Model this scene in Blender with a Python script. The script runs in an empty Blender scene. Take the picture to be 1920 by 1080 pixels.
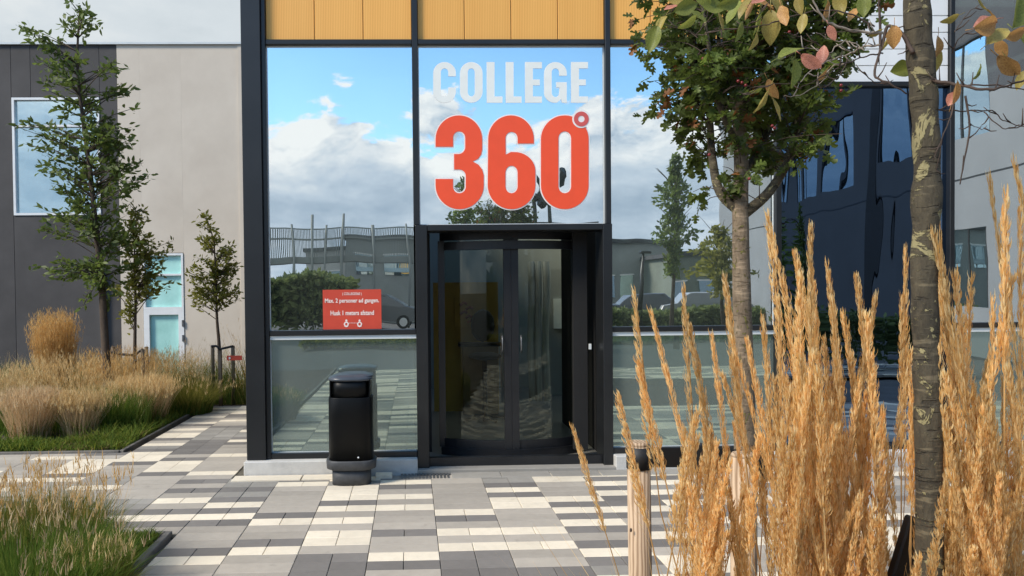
import bpy, bmesh, math, random
import numpy as np
from mathutils import Vector, Matrix, Quaternion, noise
random.seed(7); rng = np.random.default_rng(7)
SC = bpy.context.scene
COL = SC.collection
PI = math.pi

# ------------------------------------------------------------------ camera
H = 1.54
F = 1370.0
YAW, PITCH, ROLL, PX, PY = -0.02728, 0.01847, -0.01019, 807.5, 575.2
def cam_matrix():
    cy, sy = math.cos(YAW), math.sin(YAW); cp, sp = math.cos(PITCH), math.sin(PITCH); cr, sr = math.cos(ROLL), math.sin(ROLL)
    W = np.array([[1,0,0],[0,0,-1],[0,1,0]], float)
    Ry = np.array([[cy,0,sy],[0,1,0],[-sy,0,cy]]); Rx = np.array([[1,0,0],[0,cp,-sp],[0,sp,cp]]); Rz = np.array([[cr,-sr,0],[sr,cr,0],[0,0,1]])
    return Rz @ Rx @ Ry @ W
CM = cam_matrix()
def P(px, py, Y):
    """point of the place that the photograph shows at (px, py), at distance Y in front of the camera"""
    d = CM.T @ np.array([(px-PX)/F, (py-PY)/F, 1.0])
    s = Y / d[1]
    return Vector((d[0]*s, Y, H + d[2]*s))
cd = bpy.data.cameras.new('camera'); cam = bpy.data.objects.new('camera', cd); COL.objects.link(cam)
cd.sensor_width = 36; cd.lens = 36*F/1920; cd.shift_x = (960-PX)/1920; cd.shift_y = (PY-540)/1920
cd.clip_start = 0.05; cd.clip_end = 2000
m = Matrix([list(CM[0]), list(-CM[1]), list(-CM[2])]).transposed().to_4x4()
m.translation = (0, 0, H); cam.matrix_world = m
SC.camera = cam

# ------------------------------------------------------------------ light
SUN_DIR = Vector((-0.72, -0.42, 0.74)).normalized()      # towards the sun
sl = bpy.data.lights.new('sun', 'SUN'); sl.energy = 2.8; sl.angle = math.radians(14); sl.color = (1.0, 0.90, 0.76)
so = bpy.data.objects.new('sun', sl); COL.objects.link(so); so.rotation_euler = SUN_DIR.to_track_quat('Z', 'Y').to_euler()
SC.view_settings.view_transform = 'Standard'; SC.view_settings.look = 'None'
SC.view_settings.exposure = 0.75; SC.view_settings.gamma = 1.0; SC.view_settings.use_curve_mapping = False

def N(nt, kind, **kw):
    n = nt.nodes.new(kind)
    for k, v in kw.items():
        if k == 'inp':
            for kk, vv in v.items(): n.inputs[kk].default_value = vv
        else: setattr(n, k, v)
    return n
def L(nt, a, b): nt.links.new(a, b)
def ramp(nt, fac, stops, interp='LINEAR'):
    r = nt.nodes.new('ShaderNodeValToRGB'); r.color_ramp.interpolation = interp
    e = r.color_ramp.elements
    while len(e) < len(stops): e.new(0.5)
    for el, (p, c) in zip(e, stops):
        el.position = p; el.color = (*c, 1) if len(c) == 3 else c
    L(nt, fac, r.inputs[0]); return r.outputs[0]
def math_n(nt, op, a, b=None, c=None, clamp=False):
    n = nt.nodes.new('ShaderNodeMath'); n.operation = op; n.use_clamp = clamp
    for i, v in enumerate((a, b, c)):
        if v is None: continue
        if isinstance(v, (int, float)): n.inputs[i].default_value = v
        else: L(nt, v, n.inputs[i])
    return n.outputs[0]
def mixc(nt, fac, a, b, blend='MIX'):
    n = nt.nodes.new('ShaderNodeMix'); n.data_type = 'RGBA'; n.blend_type = blend
    for i, v in ((0, fac), (6, a), (7, b)):
        if isinstance(v, (int, float)): n.inputs[i].default_value = v
        elif isinstance(v, tuple): n.inputs[i].default_value = (*v, 1)
        else: L(nt, v, n.inputs[i])
    return n.outputs[2]

world = bpy.data.worlds.new('World'); SC.world = world; world.use_nodes = True
nt = world.node_tree; nt.nodes.clear()
sky = N(nt, 'ShaderNodeTexSky', sky_type='NISHITA'); sky.sun_disc = False
sky.sun_elevation = math.asin(SUN_DIR.z); sky.sun_rotation = math.atan2(SUN_DIR.x, SUN_DIR.y)
sky.air_density = 1.0; sky.dust_density = 0.2; sky.ozone_density = 2.5
tc = N(nt, 'ShaderNodeTexCoord'); sep = N(nt, 'ShaderNodeSeparateXYZ'); L(nt, tc.outputs['Generated'], sep.inputs[0])
x, y, z = sep.outputs
CL = (8.25, 2.3, 5.2)
mp = N(nt, 'ShaderNodeMapping'); mp.inputs['Scale'].default_value = (1, 1, 2.1); mp.inputs['Location'].default_value = CL
L(nt, tc.outputs['Generated'], mp.inputs[0])
mp2 = N(nt, 'ShaderNodeMapping'); mp2.inputs['Scale'].default_value = (1, 1, 2.1); mp2.inputs['Location'].default_value = (CL[0]-.03, CL[1], CL[2]+.05)
L(nt, tc.outputs['Generated'], mp2.inputs[0])
nz = N(nt, 'ShaderNodeTexNoise', inp={'Scale': 4.4, 'Detail': 10, 'Roughness': 0.60, 'Distortion': 0.1}); L(nt, mp.outputs[0], nz.inputs['Vector'])
nz2 = N(nt, 'ShaderNodeTexNoise', inp={'Scale': 4.4, 'Detail': 10, 'Roughness': 0.60, 'Distortion': 0.1}); L(nt, mp2.outputs[0], nz2.inputs['Vector'])
# a cloud bank: thick towards the horizon, blue above; the half beyond the building is overcast
low = ramp(nt, z, [(0.0, (1,1,1)), (0.12, (.88,)*3), (0.22, (.60,)*3), (0.262, (.28,)*3), (0.295, (.0,)*3), (0.7, (.05,)*3), (1.0, (.2,)*3)])
front = ramp(nt, math_n(nt, 'ADD', math_n(nt, 'MULTIPLY', y, 0.5), 0.5), [(0.35, (0,0,0)), (0.68, (1,1,1))])
bias = math_n(nt, 'MAXIMUM', low, math_n(nt, 'MULTIPLY', front, 0.95))
dens = math_n(nt, 'ADD', nz.outputs['Fac'], math_n(nt, 'MULTIPLY', math_n(nt, 'SUBTRACT', bias, 0.45), 0.42))
mask = ramp(nt, dens, [(0.49, (0,0,0)), (0.53, (1,1,1))], 'EASE')
# bright rims and grey bellies of the clouds
shade = math_n(nt, 'SUBTRACT', nz2.outputs['Fac'], nz.outputs['Fac'])
shade = math_n(nt, 'MULTIPLY_ADD', shade, 6.5, 0.45)
thick = ramp(nt, dens, [(0.53, (1,1,1)), (0.70, (0.30,)*3)])
bright = math_n(nt, 'MULTIPLY', thick, math_n(nt, 'SUBTRACT', 1.3, shade), clamp=True)
ccol = ramp(nt, bright, [(0.0, (.36,.46,.58)), (0.35, (.56,.65,.76)), (0.85, (1,1,1))])
ccol = mixc(nt, math_n(nt, 'MULTIPLY', front, 0.8), ccol, (.60,.645,.66))
skyc = N(nt, 'ShaderNodeHueSaturation', inp={'Hue': .492, 'Saturation': 1.12, 'Value': 1.0}); L(nt, sky.outputs[0], skyc.inputs['Color'])
b1 = N(nt, 'ShaderNodeBackground'); L(nt, skyc.outputs[0], b1.inputs[0]); b1.inputs[1].default_value = 0.15
b2 = N(nt, 'ShaderNodeBackground'); L(nt, ccol, b2.inputs[0]); b2.inputs[1].default_value = 0.68
ms = N(nt, 'ShaderNodeMixShader'); L(nt, mask, ms.inputs[0]); L(nt, b1.outputs[0], ms.inputs[1]); L(nt, b2.outputs[0], ms.inputs[2])
wo = N(nt, 'ShaderNodeOutputWorld'); L(nt, ms.outputs[0], wo.inputs[0])
SC.cycles.max_bounces = 8; SC.cycles.transparent_max_bounces = 16

# ------------------------------------------------------------------ materials
MATS = {}
def base(name):
    mt = bpy.data.materials.new(name); mt.use_nodes = True
    nt = mt.node_tree; b = nt.nodes['Principled BSDF']; MATS[name] = mt
    return mt, nt, b
def mat(name, col, rough=0.7, metal=0.0, var=0.15, scale=6.0, bump=0.0, bscale=60.0, spec=0.5, stretch=(1,1,1), trans=0.0, col2=None, rand=0.0, coords='Object'):
    mt, nt, b = base(name)
    tc = N(nt, 'ShaderNodeTexCoord'); mp = N(nt, 'ShaderNodeMapping'); mp.inputs['Scale'].default_value = stretch
    if coords == 'World': L(nt, N(nt, 'ShaderNodeNewGeometry').outputs['Position'], mp.inputs[0])
    else: L(nt, tc.outputs[coords], mp.inputs[0])
    nz = N(nt, 'ShaderNodeTexNoise', inp={'Scale': scale, 'Detail': 6, 'Roughness': 0.6}); L(nt, mp.outputs[0], nz.inputs['Vector'])
    lo = tuple(c*(1-var) for c in col); hi = tuple(min(1, c*(1+var)) for c in (col2 or col))
    c = ramp(nt, nz.outputs['Fac'], [(0.3, lo), (0.7, hi)])
    if rand:
        oi = N(nt, 'ShaderNodeObjectInfo')
        v = math_n(nt, 'MULTIPLY_ADD', oi.outputs['Random'], 2*rand, 1-rand)
        hs = N(nt, 'ShaderNodeHueSaturation'); L(nt, c, hs.inputs['Color']); L(nt, v, hs.inputs['Value']); c = hs.outputs[0]
    L(nt, c, b.inputs['Base Color'])
    b.inputs['Roughness'].default_value = rough; b.inputs['Metallic'].default_value = metal
    b.inputs['Specular IOR Level'].default_value = spec
    if bump:
        n2 = N(nt, 'ShaderNodeTexNoise', inp={'Scale': bscale, 'Detail': 4}); L(nt, mp.outputs[0], n2.inputs['Vector'])
        bp = N(nt, 'ShaderNodeBump', inp={'Strength': bump, 'Distance': 0.01}); L(nt, n2.outputs['Fac'], bp.inputs['Height']); L(nt, bp.outputs[0], b.inputs['Normal'])
    if trans:
        out = nt.nodes['Material Output']; tr = N(nt, 'ShaderNodeBsdfTranslucent'); L(nt, c, tr.inputs[0])
        mx = N(nt, 'ShaderNodeMixShader', inp={0: trans}); L(nt, b.outputs[0], mx.inputs[1]); L(nt, tr.outputs[0], mx.inputs[2]); L(nt, mx.outputs[0], out.inputs[0])
    return mt
def glass(name, refl=0.75, rcol=(.92,.96,.97), tcol=(.7,.8,.76), wob=0.012, wscale=1.4, stretch=(1,1,.45), haze=0.0):
    """coated architectural glass: part mirror, part clear, and not quite flat"""
    mt, nt, b = base(name); out = nt.nodes['Material Output']; nt.nodes.remove(b)
    tc = N(nt, 'ShaderNodeTexCoord'); mp = N(nt, 'ShaderNodeMapping'); mp.inputs['Scale'].default_value = stretch; L(nt, tc.outputs['Object'], mp.inputs[0])
    nz = N(nt, 'ShaderNodeTexNoise', inp={'Scale': wscale, 'Detail': 1.5, 'Roughness': .4}); L(nt, mp.outputs[0], nz.inputs['Vector'])
    bp = N(nt, 'ShaderNodeBump', inp={'Strength': 1.0, 'Distance': wob}); L(nt, nz.outputs['Fac'], bp.inputs['Height'])
    g = N(nt, 'ShaderNodeBsdfGlossy', inp={'Color': (*rcol, 1), 'Roughness': 0.0}); L(nt, bp.outputs[0], g.inputs['Normal'])
    t = N(nt, 'ShaderNodeBsdfTransparent', inp={'Color': (*tcol, 1)})
    fr = N(nt, 'ShaderNodeLayerWeight', inp={'Blend': 0.25})
    f = math_n(nt, 'MULTIPLY_ADD', fr.outputs['Fresnel'], (1-refl) if refl > .1 else .05, refl, clamp=True)
    mx = N(nt, 'ShaderNodeMixShader'); L(nt, f, mx.inputs[0]); L(nt, t.outputs[0], mx.inputs[1]); L(nt, g.outputs[0], mx.inputs[2])
    if haze:    # milky light painted in as a pale diffuse film on the pane
        df = N(nt, 'ShaderNodeBsdfDiffuse', inp={'Color': (.46,.54,.50,1)}); dn = N(nt, 'ShaderNodeTexNoise', inp={'Scale': 2.5, 'Detail': 6}); L(nt, mp.outputs[0], dn.inputs['Vector'])
        m2 = N(nt, 'ShaderNodeMixShader'); L(nt, math_n(nt, 'MULTIPLY', math_n(nt, 'MULTIPLY_ADD', dn.outputs['Fac'], 1.2, .4), haze), m2.inputs[0]); L(nt, mx.outputs[0], m2.inputs[1]); L(nt, df.outputs[0], m2.inputs[2]); mx = m2
    L(nt, mx.outputs[0], out.inputs[0])
    return mt
M = {}
M['black_frame'] = mat('black_frame', (.011,.012,.013), .36, 0, .25, 3)
M['inner_frame'] = mat('inner_frame', (.010,.010,.011), .5, 0, .2, 3)
M['pale_strip'] = mat('pale_strip', (.62,.66,.66), .35, 0, .06, 3)
M['glass'] = glass('glass', .80, wob=.006, haze=.03)
M['glass_low'] = glass('glass_low', .40, (.66,.80,.75), (.55,.68,.62), wob=.0045, wscale=1.3, haze=.17)
M['glass_dark'] = glass('glass_dark', .5, (.29,.45,.70), (.06,.07,.10), wob=.007, wscale=1.5, stretch=(1.6,1,.25))
M['glass_door'] = glass('glass_door', .03, (.9,.95,.9), (.86,.88,.82), wob=.004)
M['plinth'] = mat('plinth', (.50,.49,.46), .85, 0, .12, 7, .25, 90)
M['concrete_light'] = mat('concrete_light', (.58,.51,.42), .9, 0, .06, .9, .12, 40, col2=(.61,.545,.455))
M['concrete_dark'] = mat('concrete_dark', (.066,.063,.062), .85, 0, .28, .8, .15, 40)
M['seam'] = mat('seam', (.16,.15,.14), .9)
M['white_metal'] = mat('white_metal', (.74,.76,.76), .45, 0, .05)
M['aqua_glass'] = mat('aqua_glass', (.34,.66,.61), .12, 0, .10, 2, col2=(.42,.72,.68))
M['grating'] = mat('grating', (.16,.16,.16), .45, .6, .2, 30)
M['lettering_grey'] = mat('lettering_grey', (.80,.83,.79), .5, 0, .05)
M['lettering_red'] = mat('lettering_red', (.86,.085,.025), .45, 0, .04)
M['lettering_white'] = mat('lettering_white', (.80,.78,.76), .5, 0, .04)
M['poster_red'] = mat('poster_red', (.56,.060,.030), .45, 0, .10, 5)
M['bin_black'] = mat('bin_black', (.003,.0035,.004), .42, 0, .3, 4, spec=.2)
M['bin_grey'] = mat('bin_grey', (.045,.047,.05), .6, 0, .25, 20)
M['bin_lid'] = mat('bin_lid', (.05,.058,.07), .30, 0, .2, 5)
M['rubber'] = mat('rubber', (.010,.010,.010), .6, 0, .2)
M['soil'] = mat('soil', (.060,.045,.032), 1, 0, .5, 12, .8, 40)
M['asphalt'] = mat('asphalt', (.075,.075,.075), .95, 0, .2, 3, .4, 60)
M['steel_edge'] = mat('steel_edge', (.10,.095,.088), .6, .3, .3, 8)
def stone(name, col, rnd, island=False):
    """concrete block: every block its own tone, fine aggregate, soft stains that run across neighbours, worn rims"""
    mt, nt, b = base(name); g = N(nt, 'ShaderNodeNewGeometry'); oi = N(nt, 'ShaderNodeObjectInfo')
    pos = g.outputs['Position']
    fine = N(nt, 'ShaderNodeTexNoise', inp={'Scale': 260, 'Detail': 3, 'Roughness': .7}); L(nt, pos, fine.inputs['Vector'])
    big = N(nt, 'ShaderNodeTexNoise', inp={'Scale': 2.2, 'Detail': 7, 'Roughness': .62}); L(nt, pos, big.inputs['Vector'])
    med = N(nt, 'ShaderNodeTexNoise', inp={'Scale': 17, 'Detail': 5, 'Roughness': .6}); L(nt, pos, med.inputs['Vector'])
    rv = g.outputs['Random Per Island'] if island else oi.outputs['Random']
    v = math_n(nt, 'MULTIPLY_ADD', rv, 2*rnd, 1-rnd)
    v = math_n(nt, 'MULTIPLY', v, math_n(nt, 'MULTIPLY_ADD', fine.outputs['Fac'], .30, .85))
    v = math_n(nt, 'MULTIPLY', v, math_n(nt, 'MULTIPLY_ADD', big.outputs['Fac'], .42, .79))
    v = math_n(nt, 'MULTIPLY', v, math_n(nt, 'MULTIPLY_ADD', med.outputs['Fac'], .26, .87))
    spot = N(nt, 'ShaderNodeTexNoise', inp={'Scale': 9, 'Detail': 2}); L(nt, pos, spot.inputs['Vector'])
    st = ramp(nt, spot.outputs['Fac'], [(.66, (0,0,0)), (.74, (1,1,1))])
    hs = N(nt, 'ShaderNodeHueSaturation', inp={'Color': (*col, 1)}); L(nt, v, hs.inputs['Value'])
    c = mixc(nt, math_n(nt, 'MULTIPLY', st, .25), hs.outputs[0], tuple(q*.55 for q in col))
    L(nt, c, b.inputs['Base Color']); b.inputs['Roughness'].default_value = .9
    bp = N(nt, 'ShaderNodeBump', inp={'Strength': .5, 'Distance': .002}); L(nt, fine.outputs['Fac'], bp.inputs['Height']); L(nt, bp.outputs[0], b.inputs['Normal'])
    M[name] = mt
for sfx, isl in (('', False), ('_far', True)):
    stone('cream'+sfx, (.69,.615,.485), .07, isl); stone('light'+sfx, (.36,.325,.275), .12, isl); stone('mid'+sfx, (.265,.25,.222), .12, isl); stone('dark'+sfx, (.165,.153,.14), .14, isl)
M['joint'] = mat('joint', (.09,.08,.06), 1, 0, .3, 30)
M['leaf_dark'] = mat('leaf_dark', (.055,.095,.014), .5, 0, .4, 5, trans=.5, col2=(.15,.20,.035), rand=.35)
M['leaf_ash'] = mat('leaf_ash', (.075,.12,.025), .55, 0, .4, 3, trans=.5, col2=(.15,.20,.045))
M['leaf_young'] = mat('leaf_young', (.15,.17,.025), .55, 0, .4, 3, trans=.5, col2=(.27,.26,.05))
M['leaf_rust'] = mat('leaf_rust', (.20,.075,.015), .6, 0, .3, 5, trans=.3)
M['berry'] = mat('berry', (.16,.012,.012), .3)
M['leaf_green'] = mat('leaf_green', (.16,.20,.035), .5, 0, .25, 25, trans=.4, col2=(.25,.28,.06), rand=.2)
M['leaf_yellow'] = mat('leaf_yellow', (.36,.24,.06), .5, 0, .3, 25, trans=.4, col2=(.34,.30,.08), rand=.2)
M['leaf_orange'] = mat('leaf_orange', (.48,.20,.07), .5, 0, .35, 25, trans=.4, col2=(.50,.30,.10), rand=.2)
M['leaf_pink'] = mat('leaf_pink', (.55,.17,.11), .5, 0, .3, 25, trans=.4, col2=(.62,.30,.22), rand=.15)
M['twig'] = mat('twig', (.055,.035,.025), .8, 0, .4, 30)
M['twig_pale'] = mat('twig_pale', (.25,.21,.17), .8, 0, .4, 30)
M['bush_green'] = mat('bush_green', (.10,.15,.05), .8, 0, .5, 3, trans=.4, col2=(.18,.22,.08))

def bark(name, c1, c2, lichen, amount, scale=22, rings=0.0):
    mt, nt, b = base(name)
    tc = N(nt, 'ShaderNodeTexCoord'); mp = N(nt, 'ShaderNodeMapping'); mp.inputs['Scale'].default_value = (1,1,.35); L(nt, tc.outputs['Object'], mp.inputs[0])
    nz = N(nt, 'ShaderNodeTexNoise', inp={'Scale': scale*4, 'Detail': 8, 'Roughness': .75}); L(nt, mp.outputs[0], nz.inputs['Vector'])
    big = N(nt, 'ShaderNodeTexNoise', inp={'Scale': scale*.5, 'Detail': 3}); L(nt, tc.outputs['Object'], big.inputs['Vector'])
    fac = math_n(nt, 'ADD', math_n(nt, 'MULTIPLY', nz.outputs['Fac'], .65), math_n(nt, 'MULTIPLY', big.outputs['Fac'], .35))
    c = ramp(nt, fac, [(.36, c1), (.62, c2)])
    m3 = N(nt, 'ShaderNodeMapping'); m3.inputs['Scale'].default_value = (.6,.6,3.2); L(nt, tc.outputs['Object'], m3.inputs[0])
    n3 = N(nt, 'ShaderNodeTexNoise', inp={'Scale': scale*1.5, 'Detail': 3}); L(nt, m3.outputs[0], n3.inputs['Vector'])
    k3 = ramp(nt, n3.outputs['Fac'], [(.60, (0,0,0)), (.66, (1,1,1))]); c = mixc(nt, math_n(nt, 'MULTIPLY', k3, rings), c, tuple(v*2.0 for v in c2))
    k4 = ramp(nt, n3.outputs['Fac'], [(.34, (1,1,1)), (.40, (0,0,0))]); c = mixc(nt, math_n(nt, 'MULTIPLY', k4, rings), c, tuple(v*.6 for v in c1))
    n2 = N(nt, 'ShaderNodeTexNoise', inp={'Scale': scale*.9, 'Detail': 6, 'Roughness': .7, 'Distortion': 1.6}); L(nt, tc.outputs['Object'], n2.inputs['Vector'])
    k = ramp(nt, n2.outputs['Fac'], [(amount, (0,0,0)), (amount+.03, (1,1,1))])
    c = mixc(nt, k, c, lichen); L(nt, c, b.inputs['Base Color']); b.inputs['Roughness'].default_value = .9
    h = math_n(nt, 'MULTIPLY_ADD', k, .6, math_n(nt, 'SUBTRACT', fac, math_n(nt, 'MULTIPLY', k4, rings)))
    bp = N(nt, 'ShaderNodeBump', inp={'Strength': 1.0, 'Distance': .008}); L(nt, h, bp.inputs['Height']); L(nt, bp.outputs[0], b.inputs['Normal'])
    return mt
M['bark_moss'] = bark('bark_moss', (.11,.08,.05), (.25,.19,.125), (.17,.16,.035), .585, 22, .35)
M['bark_lichen'] = bark('bark_lichen', (.034,.028,.018), (.095,.078,.048), (.30,.26,.13), .555, 20, .6)
M['bark_small'] = bark('bark_small', (.05,.035,.025), (.09,.065,.045), (.12,.12,.08), .66, 30)

def wood(name, c1, c2, scale, axis_scale, dist=3, rough=.7, rings=True):
    mt, nt, b = base(name)
    tc = N(nt, 'ShaderNodeTexCoord'); mp = N(nt, 'ShaderNodeMapping'); mp.inputs['Scale'].default_value = axis_scale; L(nt, tc.outputs['Object'], mp.inputs[0])
    wv = N(nt, 'ShaderNodeTexWave', inp={'Scale': scale, 'Distortion': dist, 'Detail': 3, 'Detail Scale': 1.2}); wv.wave_type = 'BANDS'; wv.bands_direction = 'X'
    L(nt, mp.outputs[0], wv.inputs[0])
    nz = N(nt, 'ShaderNodeTexNoise', inp={'Scale': scale*.6, 'Detail': 5}); L(nt, mp.outputs[0], nz.inputs['Vector'])
    fac = math_n(nt, 'ADD', math_n(nt, 'MULTIPLY', wv.outputs['Fac'], .55), math_n(nt, 'MULTIPLY', nz.outputs['Fac'], .45))
    c = ramp(nt, fac, [(.2, c1), (.75, c2)])
    oi = N(nt, 'ShaderNodeObjectInfo'); hs = N(nt, 'ShaderNodeHueSaturation'); L(nt, c, hs.inputs['Color']); L(nt, math_n(nt, 'MULTIPLY_ADD', oi.outputs['Random'], .10, .95), hs.inputs['Value'])
    L(nt, hs.outputs[0], b.inputs['Base Color']); b.inputs['Roughness'].default_value = rough
    return mt
M['bamboo'] = wood('bamboo', (.70,.33,.065), (.86,.46,.115), 22, (1,1,.025), 1.0, .6)
M['stake'] = wood('stake', (.22,.14,.08), (.50,.37,.25), 26, (1,1,.10), 7, .9)
M['stake_old'] = wood('stake_old', (.12,.085,.055), (.22,.165,.11), 9, (1,1,.13), 4, .9)

def strand(name, c1, c2, c3, trans=.25, rand=.15, scale=14, rough=.8):
    """dry or green grass: colour varies from strand to strand"""
    mt, nt, b = base(name); out = nt.nodes['Material Output']
    g = N(nt, 'ShaderNodeNewGeometry'); oi = N(nt, 'ShaderNodeObjectInfo')
    c = ramp(nt, g.outputs['Random Per Island'], [(0, c1), (.5, c2), (1, c3)])
    hs = N(nt, 'ShaderNodeHueSaturation'); L(nt, c, hs.inputs['Color']); L(nt, math_n(nt, 'MULTIPLY_ADD', oi.outputs['Random'], 2*rand, 1-rand), hs.inputs['Value'])
    L(nt, hs.outputs[0], b.inputs['Base Color']); b.inputs['Roughness'].default_value = rough; b.inputs['Specular IOR Level'].default_value = .25
    tr = N(nt, 'ShaderNodeBsdfTranslucent'); L(nt, hs.outputs[0], tr.inputs[0])
    mx = N(nt, 'ShaderNodeMixShader', inp={0: trans}); L(nt, b.outputs[0], mx.inputs[1]); L(nt, tr.outputs[0], mx.inputs[2]); L(nt, mx.outputs[0], out.inputs[0])
    return mt
M['seed'] = strand('seed', (.70,.41,.13), (.88,.61,.27), (.95,.79,.46), .58, .16)
M['stem'] = strand('stem', (.45,.26,.10), (.60,.38,.15), (.70,.50,.24), .25)
M['straw'] = strand('straw', (.50,.33,.14), (.66,.48,.23), (.80,.64,.36), .45)
M['straw_orange'] = strand('straw_orange', (.42,.24,.075), (.60,.37,.13), (.70,.50,.23), .45)
M['straw_pink'] = strand('straw_pink', (.46,.31,.17), (.60,.44,.25), (.72,.57,.36), .45)
M['blade_green'] = strand('blade_green', (.055,.11,.014), (.10,.17,.022), (.20,.23,.045), .4)
M['blade_olive'] = strand('blade_olive', (.10,.12,.02), (.19,.18,.035), (.34,.28,.07), .4)
M['cover_green'] = strand('cover_green', (.06,.11,.014), (.13,.19,.025), (.24,.26,.04), .4)
M['cover_brown'] = strand('cover_brown', (.12,.07,.03), (.20,.13,.06), (.28,.22,.10), .3)

# ------------------------------------------------------------------ object helpers
def props(o, label=None, cat=None, group=None, kind=None):
    if label: o['label'] = label
    if cat: o['category'] = cat
    if group: o['group'] = group
    if kind: o['kind'] = kind
    return o
def empty(name, loc=(0,0,0), label=None, cat=None, group=None):
    o = bpy.data.objects.new(name, None); COL.objects.link(o); o.location = loc; o.empty_display_size = .1
    return props(o, label, cat, group)
def link(name, me, mats, parent=None, **kw):
    for mt in (mats if isinstance(mats, (list, tuple)) else [mats]):
        if len(me.materials) < (len(mats) if isinstance(mats, (list, tuple)) else 1): me.materials.append(M[mt])
    o = bpy.data.objects.new(name, me); COL.objects.link(o)
    if parent:
        o.parent = parent; o.matrix_parent_inverse = Matrix.Translation(-world_loc(parent))
    return props(o, **kw)
def world_loc(o):
    # parents are only ever translated
    v = Vector(o.location)
    while o.parent:
        v = o.matrix_parent_inverse.to_translation() + v + world_loc(o.parent); break
    return v
def from_bm(name, bm, mats, parent=None, smooth=False, **kw):
    me = bpy.data.meshes.new(name); bmesh.ops.recalc_face_normals(bm, faces=bm.faces[:]); bm.to_mesh(me); bm.free()
    if smooth: me.polygons.foreach_set('use_smooth', [True]*len(me.polygons))
    return link(name, me, mats, parent, **kw)
def add_box(bm, x0, x1, y0, y1, z0, z1, bev=0.0, mi=0):
    vs = [bm.verts.new((x, y, z)) for x in (x0, x1) for y in (y0, y1) for z in (z0, z1)]
    fs = [bm.faces.new([vs[i] for i in f]) for f in ((0,1,3,2),(4,6,7,5),(0,4,5,1),(2,3,7,6),(0,2,6,4),(1,5,7,3))]
    for f in fs: f.material_index = mi
    if bev:
        es = list({e for f in fs for e in f.edges}); bmesh.ops.bevel(bm, geom=es, offset=bev, segments=1, affect='EDGES')
def box(name, x0, x1, y0, y1, z0, z1, m_, parent=None, bev=0.0, **kw):
    bm = bmesh.new(); c = Vector(((x0+x1)/2, (y0+y1)/2, (z0+z1)/2))
    add_box(bm, x0-c.x, x1-c.x, y0-c.y, y1-c.y, z0-c.z, z1-c.z, bev)
    o = from_bm(name, bm, m_, None, **kw); o.location = c
    if parent: o.parent = parent; o.matrix_parent_inverse = Matrix.Translation(-world_loc(parent))
    return o
def add_tube(bm, pts, rads, n=8, cap=True, mi=0):
    pts = [Vector(p) for p in pts]; rings = []; up = None
    for i, p in enumerate(pts):
        d = (pts[min(i+1, len(pts)-1)] - pts[max(i-1, 0)]); d = d.normalized() if d.length > 1e-9 else Vector((0,0,1))
        if up is None:
            up = d.orthogonal().normalized()
        else:
            up = (up - d*up.dot(d)); up = up.normalized() if up.length > 1e-6 else d.orthogonal().normalized()
        s = d.cross(up)
        r = rads[i] if isinstance(rads, (list, tuple)) else rads
        rings.append([bm.verts.new(p + (up*math.cos(2*PI*k/n) + s*math.sin(2*PI*k/n))*r) for k in range(n)])
    for a, b in zip(rings, rings[1:]):
        for k in range(n):
            f = bm.faces.new((a[k], a[(k+1) % n], b[(k+1) % n], b[k])); f.material_index = mi; f.smooth = True
    if cap:
        for r, rev in ((rings[0], True), (rings[-1], False)):
            try:
                f = bm.faces.new(r[::-1] if rev else r); f.material_index = mi
            except ValueError: pass
def tube(name, pts, rads, m_, parent=None, n=8, **kw):
    bm = bmesh.new(); add_tube(bm, pts, rads, n); return from_bm(name, bm, m_, parent, **kw)
def smooth_path(pts, k=6):
    pts = [Vector(p) for p in pts]; out = []
    for i in range(len(pts)-1):
        p0, p1, p2, p3 = pts[max(i-1,0)], pts[i], pts[i+1], pts[min(i+2, len(pts)-1)]
        for j in range(k):
            t = j/k
            out.append(.5*((2*p1) + (-p0+p2)*t + (2*p0-5*p1+4*p2-p3)*t*t + (-p0+3*p1-3*p2+p3)*t**3))
    out.append(pts[-1]); return out
def prism(name, poly, y0, y1, m_, parent=None, holes=(), **kw):
    """outline in X,Z with real thickness y0..y1; holes allowed (a filled curve turned into a mesh)"""
    cu = bpy.data.curves.new('outline', 'CURVE'); cu.dimensions = '2D'; cu.fill_mode = 'BOTH'; cu.extrude = abs(y1-y0)/2
    for ring in (poly, *holes):
        sp = cu.splines.new('POLY'); sp.points.add(len(ring)-1); sp.use_cyclic_u = True
        for pnt, (a, b) in zip(sp.points, ring): pnt.co = (a, b, 0, 1)
    tmp = bpy.data.objects.new('tmp', cu); me = bpy.data.meshes.new_from_object(tmp); bpy.data.objects.remove(tmp); bpy.data.curves.remove(cu)
    me.transform(Matrix.Translation((0, (y0+y1)/2, 0)) @ Matrix.Rotation(PI/2, 4, 'X'))
    me.name = name; me.materials.clear()
    return link(name, me, m_, parent, **kw)
def quads_mesh(name, V, nper, mi=None):
    """V (N, nper, 2, 3): N strips of nper cross sections -> one mesh of quads"""
    n = V.shape[0]; verts = V.reshape(-1, 3).astype(np.float32)
    i0 = (np.arange(n)*nper*2)[:, None] + (np.arange(nper-1)*2)[None, :]
    q = np.stack([i0, i0+1, i0+3, i0+2], -1).reshape(-1).astype(np.int32); nq = len(q)//4
    me = bpy.data.meshes.new(name); me.vertices.add(len(verts)); me.vertices.foreach_set('co', verts.ravel())
    me.loops.add(len(q)); me.loops.foreach_set('vertex_index', q)
    me.polygons.add(nq); me.polygons.foreach_set('loop_start', np.arange(nq, dtype=np.int32)*4); me.polygons.foreach_set('loop_total', np.full(nq, 4, np.int32))
    if mi is not None: me.polygons.foreach_set('material_index', np.repeat(mi, nper-1).astype(np.int32))
    me.update(calc_edges=True); return me
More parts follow.
